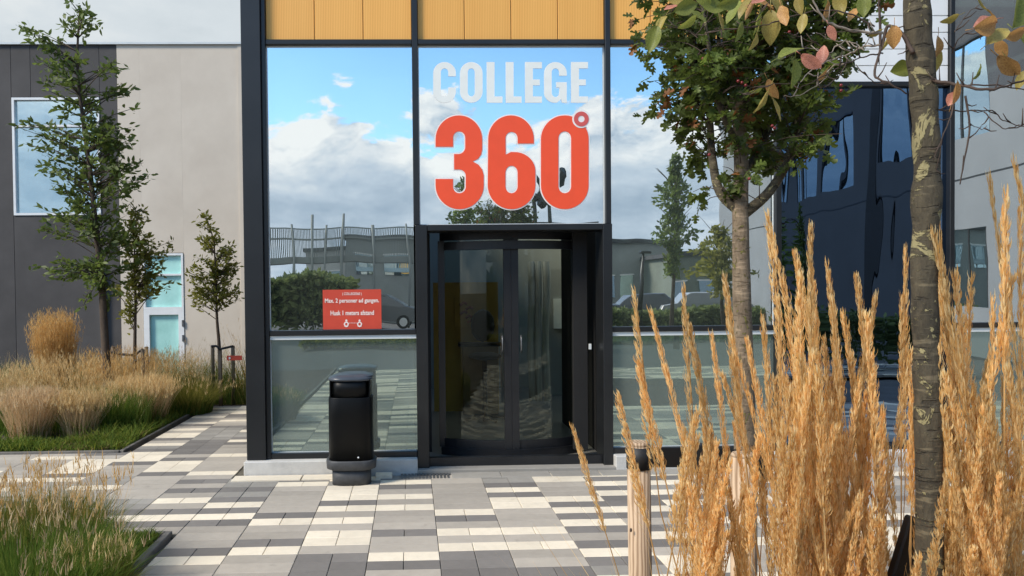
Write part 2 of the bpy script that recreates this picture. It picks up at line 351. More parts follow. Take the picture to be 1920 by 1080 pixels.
def blades(base_pts, height, lean, width, az=None, bend=1.6, nseg=4, tipw=.1, lean_az=None):
    """grass blades as curved tapering strips"""
    n = len(base_pts); base_pts = np.asarray(base_pts, float)
    if lean_az is None: lean_az = rng.uniform(0, 2*PI, n)
    fa = rng.uniform(0, PI, n)
    t = np.linspace(0, 1, nseg)[None, :]
    h = np.asarray(height)[:, None]; l = np.asarray(lean)[:, None]
    out = l*h*t**bend; up = h*np.sqrt(np.clip(1-(l*t)**2*.5, .2, 1))*t
    cx = base_pts[:, 0:1] + out*np.cos(lean_az)[:, None]; cy = base_pts[:, 1:2] + out*np.sin(lean_az)[:, None]; cz = base_pts[:, 2:3] + up
    w = (np.asarray(width)[:, None] if np.ndim(width) else width)*(1-(1-tipw)*t**1.5)/2
    V = np.empty((n, nseg, 2, 3))
    for k, s in ((0, -1), (1, 1)):
        V[:, :, k, 0] = cx + s*w*np.cos(fa)[:, None]; V[:, :, k, 1] = cy + s*w*np.sin(fa)[:, None]; V[:, :, k, 2] = cz
    return V

# ------------------------------------------------------------------ ground
def slope_z(x, y):
    """beyond the paving on the left the beds fall away towards the lower building"""
    if x > -1.35 or y < 10.2: return 0.0
    t = min(1, max(0, (y-10.2)/4.2)); t = t*t*(3-2*t)
    return -0.95*t
xs = [-600,-300,-150,-80,-50,-35,-25,-18,-14,-12,-10,-8,-6,-5,-4,-3,-2,-1.4,-1.3,0,3,8,20,60,200,600]
ys = [-600,-300,-150,-80,-40,-20,-10,-5,0,5,10,10.2,10.7,11.2,11.7,12.2,12.7,13.2,13.8,14.4,15,17,22,60,200,600]
bm = bmesh.new(); g = [[bm.verts.new((x, y, slope_z(x, y)-.075)) for y in ys] for x in xs]
for i in range(len(xs)-1):
    for j in range(len(ys)-1): bm.faces.new((g[i][j], g[i+1][j], g[i+1][j+1], g[i][j+1]))
from_bm('ground', bm, 'asphalt', kind='structure', label='grey asphalt ground around the school buildings')

# paving ------------------------------------------------------------
TW, TD = 0.42, 0.14; X0, Y0 = 0.154, 6.015
PAT = {-1: 'CDLCLCLLLDLLCDLC', 0: 'LLLLLLCDLCLCDDDL', 1: 'MDCDCCLLLCLCLLDD', 2: 'CLLLCDCDCDLDCDMC', 3: 'DCDCDDCDLDCDLCCD', -2: 'MCCCDCLCLCCLDDDC',
       -3: 'CLLLLLDCLLDCLLLC', -4: 'MDMDCDCDLLLDCLLD', -5: 'LDLCLDCDLLCDCLLC'}
def cell(c, r, cache={}):
    if c in PAT and 0 <= r < len(PAT[c]): return PAT[c][r]
    if c not in cache:
        rr = random.Random(c*77+5); s = ''
        while len(s) < 260: s += rr.choice(['C','D','C','CD','L','LL','LLL','DC','M','D','MM','CC','LC'])
        cache[c] = s
    return cache[c][r+80]
MATK = {'C': 'cream', 'L': 'light', 'M': 'mid', 'D': 'dark'}
def in_bed(x, y):
    if x < -2.86 and y > 7.28: return True              # bed by the dark wall
    if x < -1.56 and y < 4.74 and y > -2.6: return True  # bed front left
    if y > 10.22: return True
    if x > .58 and y < 2.95 and y > -.2: return True    # tree bed on the right
    return False
paving = empty('paving', (0,0,0)); props(paving, 'cream, grey and charcoal block paving in front of the entrance', kind='structure')
cells = []
for c in range(-22, 24):
    xa = X0 + c*TW
    for r in range(-31, 58):
        yb = Y0 - r*TD; ya = yb-TD; xm, ym = xa+TW/2, (ya+yb)/2
        if in_bed(xm, ym): continue
        if ym > 6.20 and xm > -1.55: continue
        if ym > 7.3 and xm < -2.9: continue
        k = cell(c, r)
        if k == 'L': cells.append((xa, xa+TW, ya, yb, k))
        else: cells.append((xa, xa+TW/2, ya, yb, k)); cells.append((xa+TW/2, xa+TW, ya, yb, k))
def visible(q):
    xm, ym = (q[0]+q[1])/2, (q[2]+q[3])/2
    if ym < 3.9: return False
    v = CM @ np.array([xm, ym, -H]); px, py = PX+F*v[0]/v[2], PY+F*v[1]/v[2]
    return -10 < px < 1700 and py < 1090
near = sorted([q for q in cells if visible(q)], key=lambda q: q[2])[:300]; nearset = set(near)
PM = {}
def paver_mesh(k, w):
    if (k, w) not in PM:
        bm = bmesh.new(); a, d = w/2-.0016, TD/2-.0016
        top = [bm.verts.new((sx*(a-.003), sy*(d-.003), 0)) for sx, sy in ((-1,-1),(1,-1),(1,1),(-1,1))]
        mid = [bm.verts.new((sx*a, sy*d, -.003)) for sx, sy in ((-1,-1),(1,-1),(1,1),(-1,1))]
        bot = [bm.verts.new((sx*a, sy*d, -.06)) for sx, sy in ((-1,-1),(1,-1),(1,1),(-1,1))]
        bm.faces.new(top)
        for i in range(4):
            j = (i+1) % 4; bm.faces.new((mid[i], mid[j], top[j], top[i])); bm.faces.new((bot[i], bot[j], mid[j], mid[i]))
        me = bpy.data.meshes.new('paver'); bmesh.ops.recalc_face_normals(bm, faces=bm.faces[:]); bm.to_mesh(me); bm.free(); me.materials.append(M[MATK[k]]); PM[(k, w)] = me
    return PM[(k, w)]
for q in near:
    w = round(q[1]-q[0], 3); o = bpy.data.objects.new('paver', paver_mesh(q[4], w)); COL.objects.link(o); o.parent = paving
    o.location = ((q[0]+q[1])/2, (q[2]+q[3])/2, random.uniform(-.0014, .0006)); o.rotation_euler = (random.gauss(0,.0015), random.gauss(0,.0015), random.gauss(0,.0012))
bm = bmesh.new()
for q in cells:
    if q in nearset: continue
    dz = random.uniform(-.0014, .0006); e = .0016
    x0, x1, y0, y1 = q[0]+e, q[1]-e, q[2]+e, q[3]-e
    vt = [bm.verts.new((x, y, dz)) for x, y in ((x0,y0),(x1,y0),(x1,y1),(x0,y1))]; vb = [bm.verts.new((v.co.x, v.co.y, -.05)) for v in vt]
    mi = 'CLMD'.index(q[4]); bm.faces.new(vt).material_index = mi
    for i in range(4): bm.faces.new((vb[i], vb[(i+1)%4], vt[(i+1)%4], vt[i])).material_index = mi
from_bm('paver', bm, ['cream_far', 'light_far', 'mid_far', 'dark_far'], paving, kind='stuff')
bm = bmesh.new()
for a in ((-9.4,-2.8,4.7,7.34), (-2.8,-1.4,4.7,10.3), (-1.4,10.2,2.9,6.3), (-1.6,.6,-2.2,4.75), (.55,10.2,-2.2,.0)):
    v = [bm.verts.new((x, y, -.006)) for x, y in ((a[0],a[2]),(a[1],a[2]),(a[1],a[3]),(a[0],a[3]))]
for i in range(0, len(bm.verts), 4):
    bm.verts.ensure_lookup_table(); f = bm.faces.new([bm.verts[i+k] for k in range(4)])
for i, v in enumerate(bm.verts): v.co.z -= (i//4)*.004
from_bm('jointing_sand', bm, 'joint', paving, kind='stuff')
# grey kerb stones before the door, and the drain grating
kerb = empty('threshold_paving', (0,0,0)); props(kerb, 'grey stone strip and drain grating before the entrance door', kind='structure')
for i in range(13):
    xa = .33+i*.42
    if i < 5: box('kerb_stone', xa, xa+.414, 6.045, 6.215, -.05, .006, 'mid', kerb, .003)
for i in range(14):
    xa = -.10 + i*.030
    box('grating_bar', xa, xa+.018, 6.05, 6.21, -.03, .004, 'grating', kerb)
box('step', -.02, 1.76, 6.217, 6.62, -.06, .030, 'mid', kerb, .004)
for xa, xb in ((-1.50, -.93), (-.92, -.36)): box('kerb_stone', xa, xb, 6.05, 6.20, -.05, .012, 'cream', kerb, .003)
box('kerb_stone', -.31, -.17, 6.07, 6.17, -.05, .03, 'cream', kerb, .003)

# ------------------------------------------------------------------ entrance building
FY = 6.30
def fx(px, py=500): return P(px, py, FY).x
def fz(py, px=810): return P(px, py, FY).z
ent = empty('entrance_building', (0, FY, 0), 'glazed school entrance block with black frames and orange bamboo cladding above', 'building')
GY = FY+.05
xL, xP, xG = fx(459), fx(495), fx(503)
xM1a, xM1b = fx(776.5), fx(787.5); xM2a, xM2b = fx(1137), fx(1147)
xM3a, xM3b = fx(1455,300), fx(1466,300); xM4a, xM4b = fx(1782,300), fx(1791,300); xR = 6.4
zTop = 5.2; zBt, zBb = fz(73), fz(82.5); zMt, zMb = fz(617), fz(626.5); zFt, zFb = fz(846), fz(856.5)
zDh, zDb = fz(421.5), fz(433)
zGround = 0.02
def fr(name, x0, x1, z0, z1, y0=FY, y1=FY+.12, m_='black_frame', bev=.004, parent=ent, **kw): return box(name, x0, x1, y0, y1, z0, z1, m_, parent, bev, **kw)
fr('corner_post', xL, xP, zFb, zTop, FY-.03, FY+.25)
fr('mullion', xP+.001, xG, zFb+.001, zTop)
fr('mullion', xM1a, xM1b, zDh, zTop)
fr('mullion', xM2a, xM2b, zDh, zTop)
fr('mullion', xM3a, xM3b, zFb, zTop)
fr('mullion', xM4a, xM4b, zFb, zTop)
# the two wide door posts
jL0, jL1, jR0, jR1 = fx(781,650), fx(803,650), fx(1131,650), fx(1148.5,650)
fr('door_post', jL0, jL1, zGround, zDh-.001, FY-.012, FY+.25); fr('door_post', jR0, jR1, zGround, zDh-.001, FY-.012, FY+.25)
fr('door_head', jL1+.001, jR0-.001, zDb, zDh-.001, FY-.01, FY+.25)
def span(name, x0, x1, za, zb, **kw): return fr(name, x0+.001, x1-.001, za, zb, FY+.004, FY+.11, **kw)
for a, b in ((xG, xM1a), (xM1b, xM2a), (xM2b, xM3a)):
    span('transom', a, b, zBb, zBt)
for a, b in ((xG, jL0), (jR1, xM3a), (xM4b, xR)):
    span('transom', a, b, zMb, zMt); span('bottom_rail', a, b, zFb, zFt)
zD4 = fz(152, 1700)
span('transom', xM3b, xM4a, zD4-.04, zD4); span('bottom_rail', xM3b, xM4a, zFb, zFt)
def pane(x0, x1, z0, z1, m_, strip=.011, sides='LRTB', parent=ent):
    o = box('window_pane', x0+.001, x1-.001, GY, GY+.012, z0+.001, z1-.001, m_, parent)
    s = strip
    if s:
        if 'L' in sides: box('glazing_strip', x0, x0+s, GY-.006, GY-.001, z0, z1, 'pale_strip', o)
        if 'R' in sides: box('glazing_strip', x1-s, x1, GY-.006, GY-.001, z0, z1, 'pale_strip', o)
        if 'T' in sides: box('glazing_strip', x0+s, x1-s, GY-.006, GY-.001, z1-s*1.6, z1, 'pale_strip', o)
        if 'B' in sides: box('glazing_strip', x0+s, x1-s, GY-.006, GY-.001, z0, z0+s, 'pale_strip', o)
    return o
pane(xG, xM1a, zMt, zBb, 'glass', .008, 'LT')
sign_pane = pane(xM1b, xM2a, zDh, zBb, 'glass', .009)
pane(xM2b, xM3a, zMt, zBb, 'glass', .007, 'LRT')
for a, b in ((xG, jL0), (jR1, xM3a), (xM4b, xR)):
    o = pane(a, b, zFt, zMb, 'glass_low', .006, 'LB')
    box('sash_strip', a+.002, b-.002, GY-.03, GY-.008, zMb-.036, zMb-.002, 'pale_strip', o)
pane(xM4b, xR, zMt, zTop, 'glass', 0)
pane(xM3b, xM4a, zFt, zD4-.04, 'glass_dark', 0)
# pale ribbed panels above the dark pane
for i in range(9):
    z0 = zD4+.001+i*.145
    if z0 < zTop: box('cladding_panel', xM3b+.001, xM4a-.001, FY+.03, FY+.07, z0, z0+.139, 'white_metal', ent, .003)
# bamboo cladding boards, each a board of its own
seams = [503, 593.5, 685.5, 777]
def boards(x0, x1, n):
    w = (x1-x0)/n
    for i in range(n): box('cladding_board', x0+i*w+.003, x0+(i+1)*w-.003, FY+.035, FY+.06, zBt+.004, zTop, 'bamboo', ent, .002)
boards(xG, xM1a, 3); boards(xM1b, xM2a, 4); boards(xM2b, xM3a, 4)
box('backing', xG, xM4a, FY+.075, FY+.10, zBt-.03, zTop, 'inner_frame', ent)
# plinth
for a, b in ((fx(461, 870), jL0-.001), (jR1+.001, 6.4)): box('plinth', a, b, 6.215, FY+.3, -.06, zFb-.001, 'plinth', ent, .006)
# shell and the dim hall inside
box('side_wall', xL+.001, xL+.18, FY+.251, 15.6, -.9, zTop-.02, 'black_frame', ent)
box('roof', xL, 6.6, FY+.13, 7.6, zTop, zTop+.25, 'black_frame', ent); box('roof', xL, 6.6, 11.2, 15.6, zTop, zTop+.25, 'black_frame', ent)  # roof left open between the two slabs, an added gap to daylight the hall
box('fascia', xL-.02, 6.6, FY-.05, FY+.12, zTop+.001, zTop+.6, 'black_frame', ent)
M['hall_floor'] = mat('hall_floor', (.16,.16,.15), .3, 0, .1)
M['hall_wall'] = mat('hall_wall', (.30,.32,.29), .8, 0, .1, 1)
M['ochre'] = mat('ochre', (.52,.32,.07), .8, 0, .2, 1.5)
M['hall_white'] = mat('hall_white', (.80,.86,.78), .7, 0, .1, 2)
M['black_matt'] = mat('black_matt', (.006,.006,.006), .8, 0, .2)
M['terracotta'] = mat('terracotta', (.28,.06,.025), .8, 0, .4, 6)
M['curtain'] = mat('curtain', (.45,.47,.42), .8, 0, .3, 5, stretch=(6,6,.3))
box('hall_floor', xL+.2, 6.4, FY+.301, 11.4, -.05, .045, 'hall_floor', ent)
box('hall_back_wall', xL+.2, 6.4, 11.4, 11.5, 0, 4.9, 'hall_wall', ent)
box('hall_ceiling', xL+.2, 6.4, FY+.13, 7.9, 3.98, 4.05, 'hall_wall', ent)
for a in (jL0-.02, jR1-.03): box('partition', a, a+.05, FY+.26, 8.3, .05, 3.9, 'black_matt', ent)
box('hall_side_wall', 6.35, 6.4, FY+.3, 11.3, .05, 3.9, 'hall_wall', ent)

# revolving door -----------------------------------------------------
rd = empty('curved_door', ((jL1+jR0)/2, 7.3, .05)); rd.parent = ent; rd.matrix_parent_inverse = Matrix.Translation((0, -FY, 0))
cx, cyr, R_ = P(958, 650, 6.6).x, 7.78, 1.20
AS = math.asin(.62/R_); A0, AM, A1 = -PI/2-AS, -PI/2, -PI/2+AS
def arc_wall(name, r, z0, z1, a0, a1, m_, th=.03, n=20):
    bm = bmesh.new(); rows = []
    for i in range(n+1):
        a = a0+(a1-a0)*i/n
        rows.append([bm.verts.new((cx+rr*math.cos(a), cyr+rr*math.sin(a), z)) for rr, z in ((r,z0),(r,z1),(r+th,z1),(r+th,z0))])
    for p, q in zip(rows, rows[1:]):
        for k in range(4): bm.faces.new((p[k], p[(k+1)%4], q[(k+1)%4], q[k]))
    bm.faces.new(rows[0]); bm.faces.new(rows[-1])
    return from_bm(name, bm, m_, rd)
M['door_metal'] = mat('door_metal', (.010,.011,.013), .35, .0, .2)
arc_wall('canopy_ring', R_, 2.02, 2.10, A0, A1, 'door_metal')
arc_wall('canopy_ring', R_+.03, 1.93, 2.005, A0+.05, A1-.05, 'door_metal')
arc_wall('canopy_soffit', .5, 2.101, 2.12, A0, A1, 'black_matt', .69)
arc_wall('floor_ring', R_, .05, .12, A0, A1, 'door_metal')
for a0, a1 in ((A0, AM-.03), (AM+.03, A1)):
    arc_wall('curved_glass', R_-.005, .121, 2.019, a0, a1, 'glass_door', .008)
for a, w_ in ((A0, .03), (AM-.028, .0325), (AM+.028, .0325), (A1, .03)):
    box('door_upright', cx+R_*math.cos(a)-w_, cx+R_*math.cos(a)+w_, cyr+R_*math.sin(a)-.022, cyr+R_*math.sin(a)+.022, .121, 2.019, 'door_metal', rd)
arc_wall('bottom_rail', R_-.012, .121, .20, A0+.02, A1-.02, 'door_metal', .024)
for s_ in (-1, 1): tube('door_handle', [(cx+s_*.085, cyr-R_-.03, 1.0), (cx+s_*.085, cyr-R_-.05, 1.03), (cx+s_*.085, cyr-R_-.05, 1.12), (cx+s_*.085, cyr-R_-.03, 1.15)], .007, 'grating', rd, 8)
# flat side screens beside the drum, inside the black posts
box('door_sill', jL1+.002, jR0-.002, FY+.04, FY+.10, .03, .105, 'door_metal', rd)
box('side_panel', jR0-.20, jR0-.075, FY+.26, FY+.32, .11, 2.1, 'black_matt', rd)
box('side_panel', jL1+.002, jL1+.03, FY+.26, FY+.32, .11, 2.1, 'black_matt', rd)
box('push_button', jR0-.065, jR0-.045, FY+.235, FY+.255, 1.02, 1.07, 'pale_strip', rd)
# things inside the hall
def hall(px, py, Y): return P(px, py, Y)
a, b = hall(812, 530, 9.2), hall(936, 815, 9.2)
o = box('room_screen', a.x, b.x, 9.2, 9.26, .046, a.z, 'ochre'); props(o, 'mustard yellow screen standing inside the hall behind the curved door', 'screen')
a, b = hall(852, 556, 9.17), hall(890, 612, 9.17)
o = box('abstract_picture', a.x, b.x, 9.15, 9.18, b.z, a.z, 'ochre'); props(o, 'small rust coloured abstract picture on the yellow screen', 'picture')
for i in range(5):
    bx_ = a.x+.04+random.uniform(0, .12); bz = b.z+.05+i*.055
    tube('brush_mark', [(bx_, 9.145, bz), (bx_+.05, 9.145, bz+.03), (bx_+.09, 9.145, bz+.01)], .018, 'terracotta', o, 6)
a, b = hall(1040, 560, 10.4), hall(1082, 616, 10.4)
dr = empty('inner_door', (a.x, 10.5, .05), 'pale inner door with a bright window seen through the curved door', 'door')
c, d = hall(1020, 505, 10.5), hall(1092, 830, 10.5)
box('door_leaf', c.x, d.x, 10.5, 10.55, .05, c.z, 'hall_wall', dr); box('window', a.x, b.x, 10.46, 10.495, b.z, a.z, 'hall_white', dr)
cr = empty('curtain', (0, 9.6, 0), 'grey green curtains hanging behind the door glass', 'curtain')
for i, px in enumerate((995, 1008, 1023)):
    c, d = hall(px, 490, 9.6), hall(px, 830, 9.6)
    tube('curtain_fold', [(c.x+.01*math.sin(k), 9.6, c.z+(.1-c.z)*k/8) for k in range(9)], .045, 'curtain', cr, 8)
cn = empty('reception_counter', (0, 8.9, 0), 'low brown counter with dark items inside the hall', 'counter')
c, d = hall(868, 650, 8.9), hall(935, 800, 8.9)
M['counter_wood'] = mat('counter_wood', (.20,.12,.05), .5, 0, .3, 4)
box('counter_front', c.x, d.x, 8.9, 9.0, .05, c.z, 'counter_wood', cn); box('counter_top', c.x-.05, d.x+.05, 8.86, 9.1, c.z+.001, c.z+.04, 'black_matt', cn)
ch = empty('office_chair', (0, 8.7, 0), 'dark office chair beside the hall counter', 'chair')
c = hall(905, 610, 8.7)
def blob(bm, c, r, n=10, jit=0.0):
    mm = Matrix.Translation(c) @ Matrix.Diagonal((*r, 1)) if not isinstance(r, float) else Matrix.Translation(c) @ Matrix.Scale(r, 4)
    g_ = bmesh.ops.create_icosphere(bm, subdivisions=2, radius=1, matrix=mm)
    if jit:
        for v in g_['verts']: v.co += Vector((random.gauss(0, jit), random.gauss(0, jit), random.gauss(0, jit)))
bm = bmesh.new(); blob(bm, c, (.15, .05, .2)); from_bm('backrest', bm, 'black_matt', ch, True)
bm = bmesh.new(); blob(bm, c+Vector((0, -.2, -.35)), (.2, .2, .05)); from_bm('seat', bm, 'black_matt', ch, True)
tube('leg', [c+Vector((0,-.2,-.4)), Vector((c.x, 8.5, .05))], .03, 'black_matt', ch)
for k in range(4):
    a = k*PI/2+.4; tube('foot', [(c.x, 8.5, .10), (c.x+.25*math.cos(a), 8.5+.25*math.sin(a), .07)], .02, 'black_matt', ch, 6)

# lettering on the glass ------------------------------------------------
def arcp(cx, cy, rx, ry, a0, a1, n=14):
    return [(cx+rx*math.cos(math.radians(a0+(a1-a0)*i/n)), cy+ry*math.sin(math.radians(a0+(a1-a0)*i/n))) for i in range(n+1)]
def loc(poly, x0px, ybpx, hk=1.0, W=0):
    """glyph units are picture pixels, y up from the base line at ybpx"""
    return [((P(x0px+u, ybpx-v, FY).x), (P(x0px+u, ybpx-v, FY).z)) for u, v in poly]
glyph = {
 'C': ([(43,50)]+arcp(21.5,56,21.5,21,0,180)+arcp(21.5,21,21.5,21,180,360)+[(43,29),(28.5,29)]+arcp(21.5,20,7,8,0,-180,10)+arcp(21.5,58,7,7,180,0,10)+[(28.5,50)], []),
 'O': (arcp(21.5,56,21.5,21,0,180)+arcp(21.5,21,21.5,21,180,360), [arcp(21.5,58,6.5,7,0,180,10)+arcp(21.5,20,6.5,8,180,360,10)]),
 'L': ([(0,0),(30,0),(30,12),(15,12),(15,77),(0,77)], []),
 'E': ([(0,0),(32,0),(32,12),(15,12),(15,33),(28,33),(28,44),(15,44),(15,65),(32,65),(32,77),(0,77)], []),
 'G': ([(43,51)]+arcp(21.5,56,21.5,21,0,180)+arcp(20,20,20,20,180,285)+[(32,7),(34,0),(43,0),(43,39),(23,39),(23,29),(29,29)]+arcp(21.5,19,7,8,0,-180,10)+arcp(21.5,58,7,7,180,0,10)+[(28.5,51)], []),
 '3': ([(0,118)]+arcp(44,132,44,45,180,0,22)+[(88,112)]+[(86,103),(80,95),(70,90),(81,84),(88,75)]+[(91,64)]+arcp(45.5,45,45.5,45,0,-180,22)+[(0,57),(33,57)]+arcp(45,42,12,12,180,360,10)+[(57,62)]+arcp(44,63,13,12,0,85,6)+[(35,75),(35,104)]+arcp(43,117,13,13,-85,0,6)+arcp(44.5,135,11.5,12,0,180,10)+[(33,118)], []),
 '6': ([(87,124)]+arcp(44,133,43,44,0,180,22)+arcp(45,45,45,45,180,360,22)+arcp(50,72,40,36,0,80,8)+[(44,108),(34,103)]+arcp(45,134,11.5,12,180,0,10)+[(56.5,124)], [arcp(45,69,11.5,13,0,180,10)+arcp(45,43,11.5,13,180,360,10)]),
 '0': (arcp(45,132,45,45,0,180,22)+arcp(45,45,45,45,180,360,22), [arcp(45,134,12,13,0,180,10)+arcp(45,43,12,13,180,360,10)]),
}
def offset(poly, d):
    n = len(poly); area = sum(poly[i][0]*poly[(i+1)%n][1]-poly[(i+1)%n][0]*poly[i][1] for i in range(n)); s = 1 if area > 0 else -1; out = []
    for i in range(n):
        a, b, c = Vector(poly[i-1]), Vector(poly[i]), Vector(poly[(i+1)%n])
        e1 = (b-a); e2 = (c-b)
        if e1.length < 1e-5 or e2.length < 1e-5: continue
        e1.normalize(); e2.normalize(); n1 = Vector((e1.y, -e1.x))*s; n2 = Vector((e2.y, -e2.x))*s; nn = n1+n2
        if nn.length < .3: nn = n1
        nn.normalize(); out.append(tuple(b + nn*d/max(.5, nn.dot(n1))))
    return out
for chs, x0, w in (('C',812.5,1),('O',863,1),('L',913.5,1),('L',949.5,1),('E',986,1),('G',1022,1),('E',1073,1)):
    poly, holes = glyph[chs]; prism('letter', loc(poly, x0, 190), GY-.0035, GY-.001, 'lettering_grey', sign_pane, [loc(h_, x0, 190) for h_ in holes])
for chs, x0 in (('3',817),('6',915.5),('0',1016)):
    poly, holes = glyph[chs]
    prism('numeral', loc(poly, x0, 391), GY-.0060, GY-.0035, 'lettering_red', sign_pane, [loc(h_, x0, 391) for h_ in holes])
    prism('numeral_outline', loc(offset(poly, 2.2), x0, 391), GY-.0030, GY-.001, 'lettering_white', sign_pane, [loc(offset(h_, -2.0), x0, 391) for h_ in holes])
circ = lambda r: arcp(0,0,r,r,0,350,35)
M['lettering_rose'] = mat('lettering_rose', (.62,.10,.09), .5, 0, .04)
prism('degree_outline', loc(circ(17), 1092, 221), GY-.0085, GY-.0065, 'lettering_white', sign_pane)
prism('degree_sign', loc(circ(14), 1092, 221), GY-.0110, GY-.0088, 'lettering_rose', sign_pane, [loc(circ(6.2), 1092, 221)])

# red notice ---------------------------------------------------------
pa, pb = P(605, 543.5, GY), P(715.5, 616.5, GY)
notice = box('notice', pa.x, pb.x, GY-.004, GY-.001, pb.z, pa.z, 'poster_red')
props(notice, 'red notice with white Danish text stuck inside the left window above the bin', 'notice')
def text(s, pxc, pyc, hpx, Y, m_, parent, wpx=None, bold=.0, name='lettering', rot=0, face=None):
    cu = bpy.data.curves.new('txt', 'FONT'); cu.body = s; cu.align_x = 'CENTER'; cu.align_y = 'CENTER'; cu.size = 1; cu.extrude = .002; cu.offset = bold
    tmp = bpy.data.objects.new('tmp', cu); me = bpy.data.meshes.new_from_object(tmp); bpy.data.objects.remove(tmp); bpy.data.curves.remove(cu)
    co = [v.co for v in me.vertices]; w = max(c.x for c in co)-min(c.x for c in co); h = max(c.y for c in co)-min(c.y for c in co); mx = (max(c.x for c in co)+min(c.x for c in co))/2; my = (max(c.y for c in co)+min(c.y for c in co))/2
    k = Y/F; sx = (wpx*k/w) if wpx else hpx*k/h; c0 = P(pxc, pyc, Y)
    me.transform(Matrix.Translation(c0) @ Matrix.Rotation(PI/2, 4, 'X') @ Matrix.Diagonal((sx, hpx*k/h, .2, 1)) @ Matrix.Translation((-mx, -my, 0)))
    me.materials.clear(); me.name = name
    return link(name, me, m_, parent)
M['notice_ink'] = mat('notice_ink', (.85,.72,.66), .5, 0, .05)
TY = GY-.0052
text('Max. 2 personer ad gangen.', 660, 564.5, 10.5, TY, 'notice_ink', notice, 101, .022)
text('Husk 1 meters afstand', 660.5, 586.5, 9, TY, 'notice_ink', notice, 81, .022)
text('( COLLEGE360 )', 660, 551.5, 6.5, TY, 'notice_ink', notice, 36, .012)
for cxp in (648.5, 673.5):
    cc = lambda a_, b_, q=cxp: (q+a_, 616-2-b_)
    ring = [(0,1),(3.2,2.2),(5,7.5),(2.6,11),(1.6,11.4)]; ring = ring+[(-u, v) for u, v in ring[::-1][:-1]]
    inner = [(0,4),(1.9,5),(2.4,8),(0,9.6),(-2.4,8),(-1.9,5)]
    prism('person_icon', loc(ring, cxp, 615), TY-.0006, TY+.0006, 'notice_ink', notice, [loc(inner, cxp, 615)])
    prism('person_icon', loc(arcp(0,13.6,1.9,2.1,0,340,12), cxp, 615), TY-.0006, TY+.0006, 'notice_ink', notice)
for i in range(5): prism('dash', loc([(-1,0),(1,0),(1,.9),(-1,.9)], 655+i*3, 606.5), TY-.0006, TY+.0006, 'notice_ink', notice)

# litter bin -----------------------------------------------------------
def sup(w, d, n=28, e=3.2):
    o = []
    for i in range(n):
        a = 2*PI*i/n; c, s = math.cos(a), math.sin(a)
        o.append((w*math.copysign(abs(c)**(2/e), c), d*math.copysign(abs(s)**(2/e), s)))
    return o
def loft(name, secs, m_, parent, c, smooth=True, n=28, e=3.2):
    bm = bmesh.new(); rings = []
    for z, w, d in secs: rings.append([bm.verts.new((c.x+u, c.y+v, z)) for u, v in sup(w, d, n, e)])
    for a, b in zip(rings, rings[1:]):
        for k in range(n): bm.faces.new((a[k], a[(k+1)%n], b[(k+1)%n], b[k])).smooth = smooth
    bm.faces.new(rings[0][::-1]); bm.faces.new(rings[-1])
    return from_bm(name, bm, m_, parent)
bc = Vector((P(660, 893, 5.98).x, 5.98, 0))
def bz(py): return P(660, py, bc.y-.14).z
binn = empty('litter_bin', (bc.x, bc.y, 0), 'black litter bin with domed lid standing in front of the left window', 'litter bin')
k = 5.84/F
zb = [bz(v) for v in (893, 883, 880, 864, 862, 747, 745, 714, 712, 706)]
loft('foot', [(0, 37*k, .13), (zb[1]-.002, 37*k, .13)], 'bin_grey', binn, bc)
loft('base_band', [(zb[1], 42*k, .145), (zb[1]+.008, 47*k, .155), (zb[3]-.012, 48*k, .16), (zb[3]-.002, 46*k, .155)], 'bin_grey', binn, bc)
loft('body', [(zb[3], 42.5*k, .15), (zb[5], 42*k, .149), (zb[5]+.003, 41.5*k, .148)], 'bin_black', binn, bc, e=3.6)
loft('neck', [(zb[5]+.004, 34*k, .1465), (zb[7]+.012, 34*k, .1465)], 'bin_black', binn, bc, e=3.6)
for s in (-1, 1):
    box('opening_lip', bc.x+s*37*k-.006, bc.x+s*37*k+.006, bc.y-.11, bc.y+.11, zb[5]+.002, zb[7]+.01, 'bin_black', binn, .003)
loft('lid', [(zb[7]-.004, 41*k, .155), (zb[7]+.006, 43*k, .165), (zb[7]+.022, 41*k, .155), (zb[7]+.038, 30*k, .11), (zb[7]+.045, 16*k, .06)], 'bin_lid', binn, bc)
loft('lid_rim', [(zb[7]+.026, 39*k, .175), (zb[7]+.032, 38*k, .17), (zb[7]+.048, 22*k, .10)], 'bin_lid', binn, bc+Vector((.022, .05, 0)))
bolt = P(672, 858, bc.y-.155); bm = bmesh.new(); blob(bm, bolt, .007); from_bm('lock', bm, 'white_metal', binn, True)

# ------------------------------------------------------------------ concrete building on the left
BY = 16.0
def bx3(px, py=400): return P(px, py, BY).x
def bz3(py, px=250): return P(px, py, BY).z
cb = empty('concrete_building', (-6, BY, -.95), 'low school building of dark and beige concrete panels beyond the beds', 'building')
zt = bz3(84); zbm = -1.05
xd = bx3(224)
dx_ = [bx3(-700), bx3(-330), bx3(-120), bx3(21), bx3(62), xd]
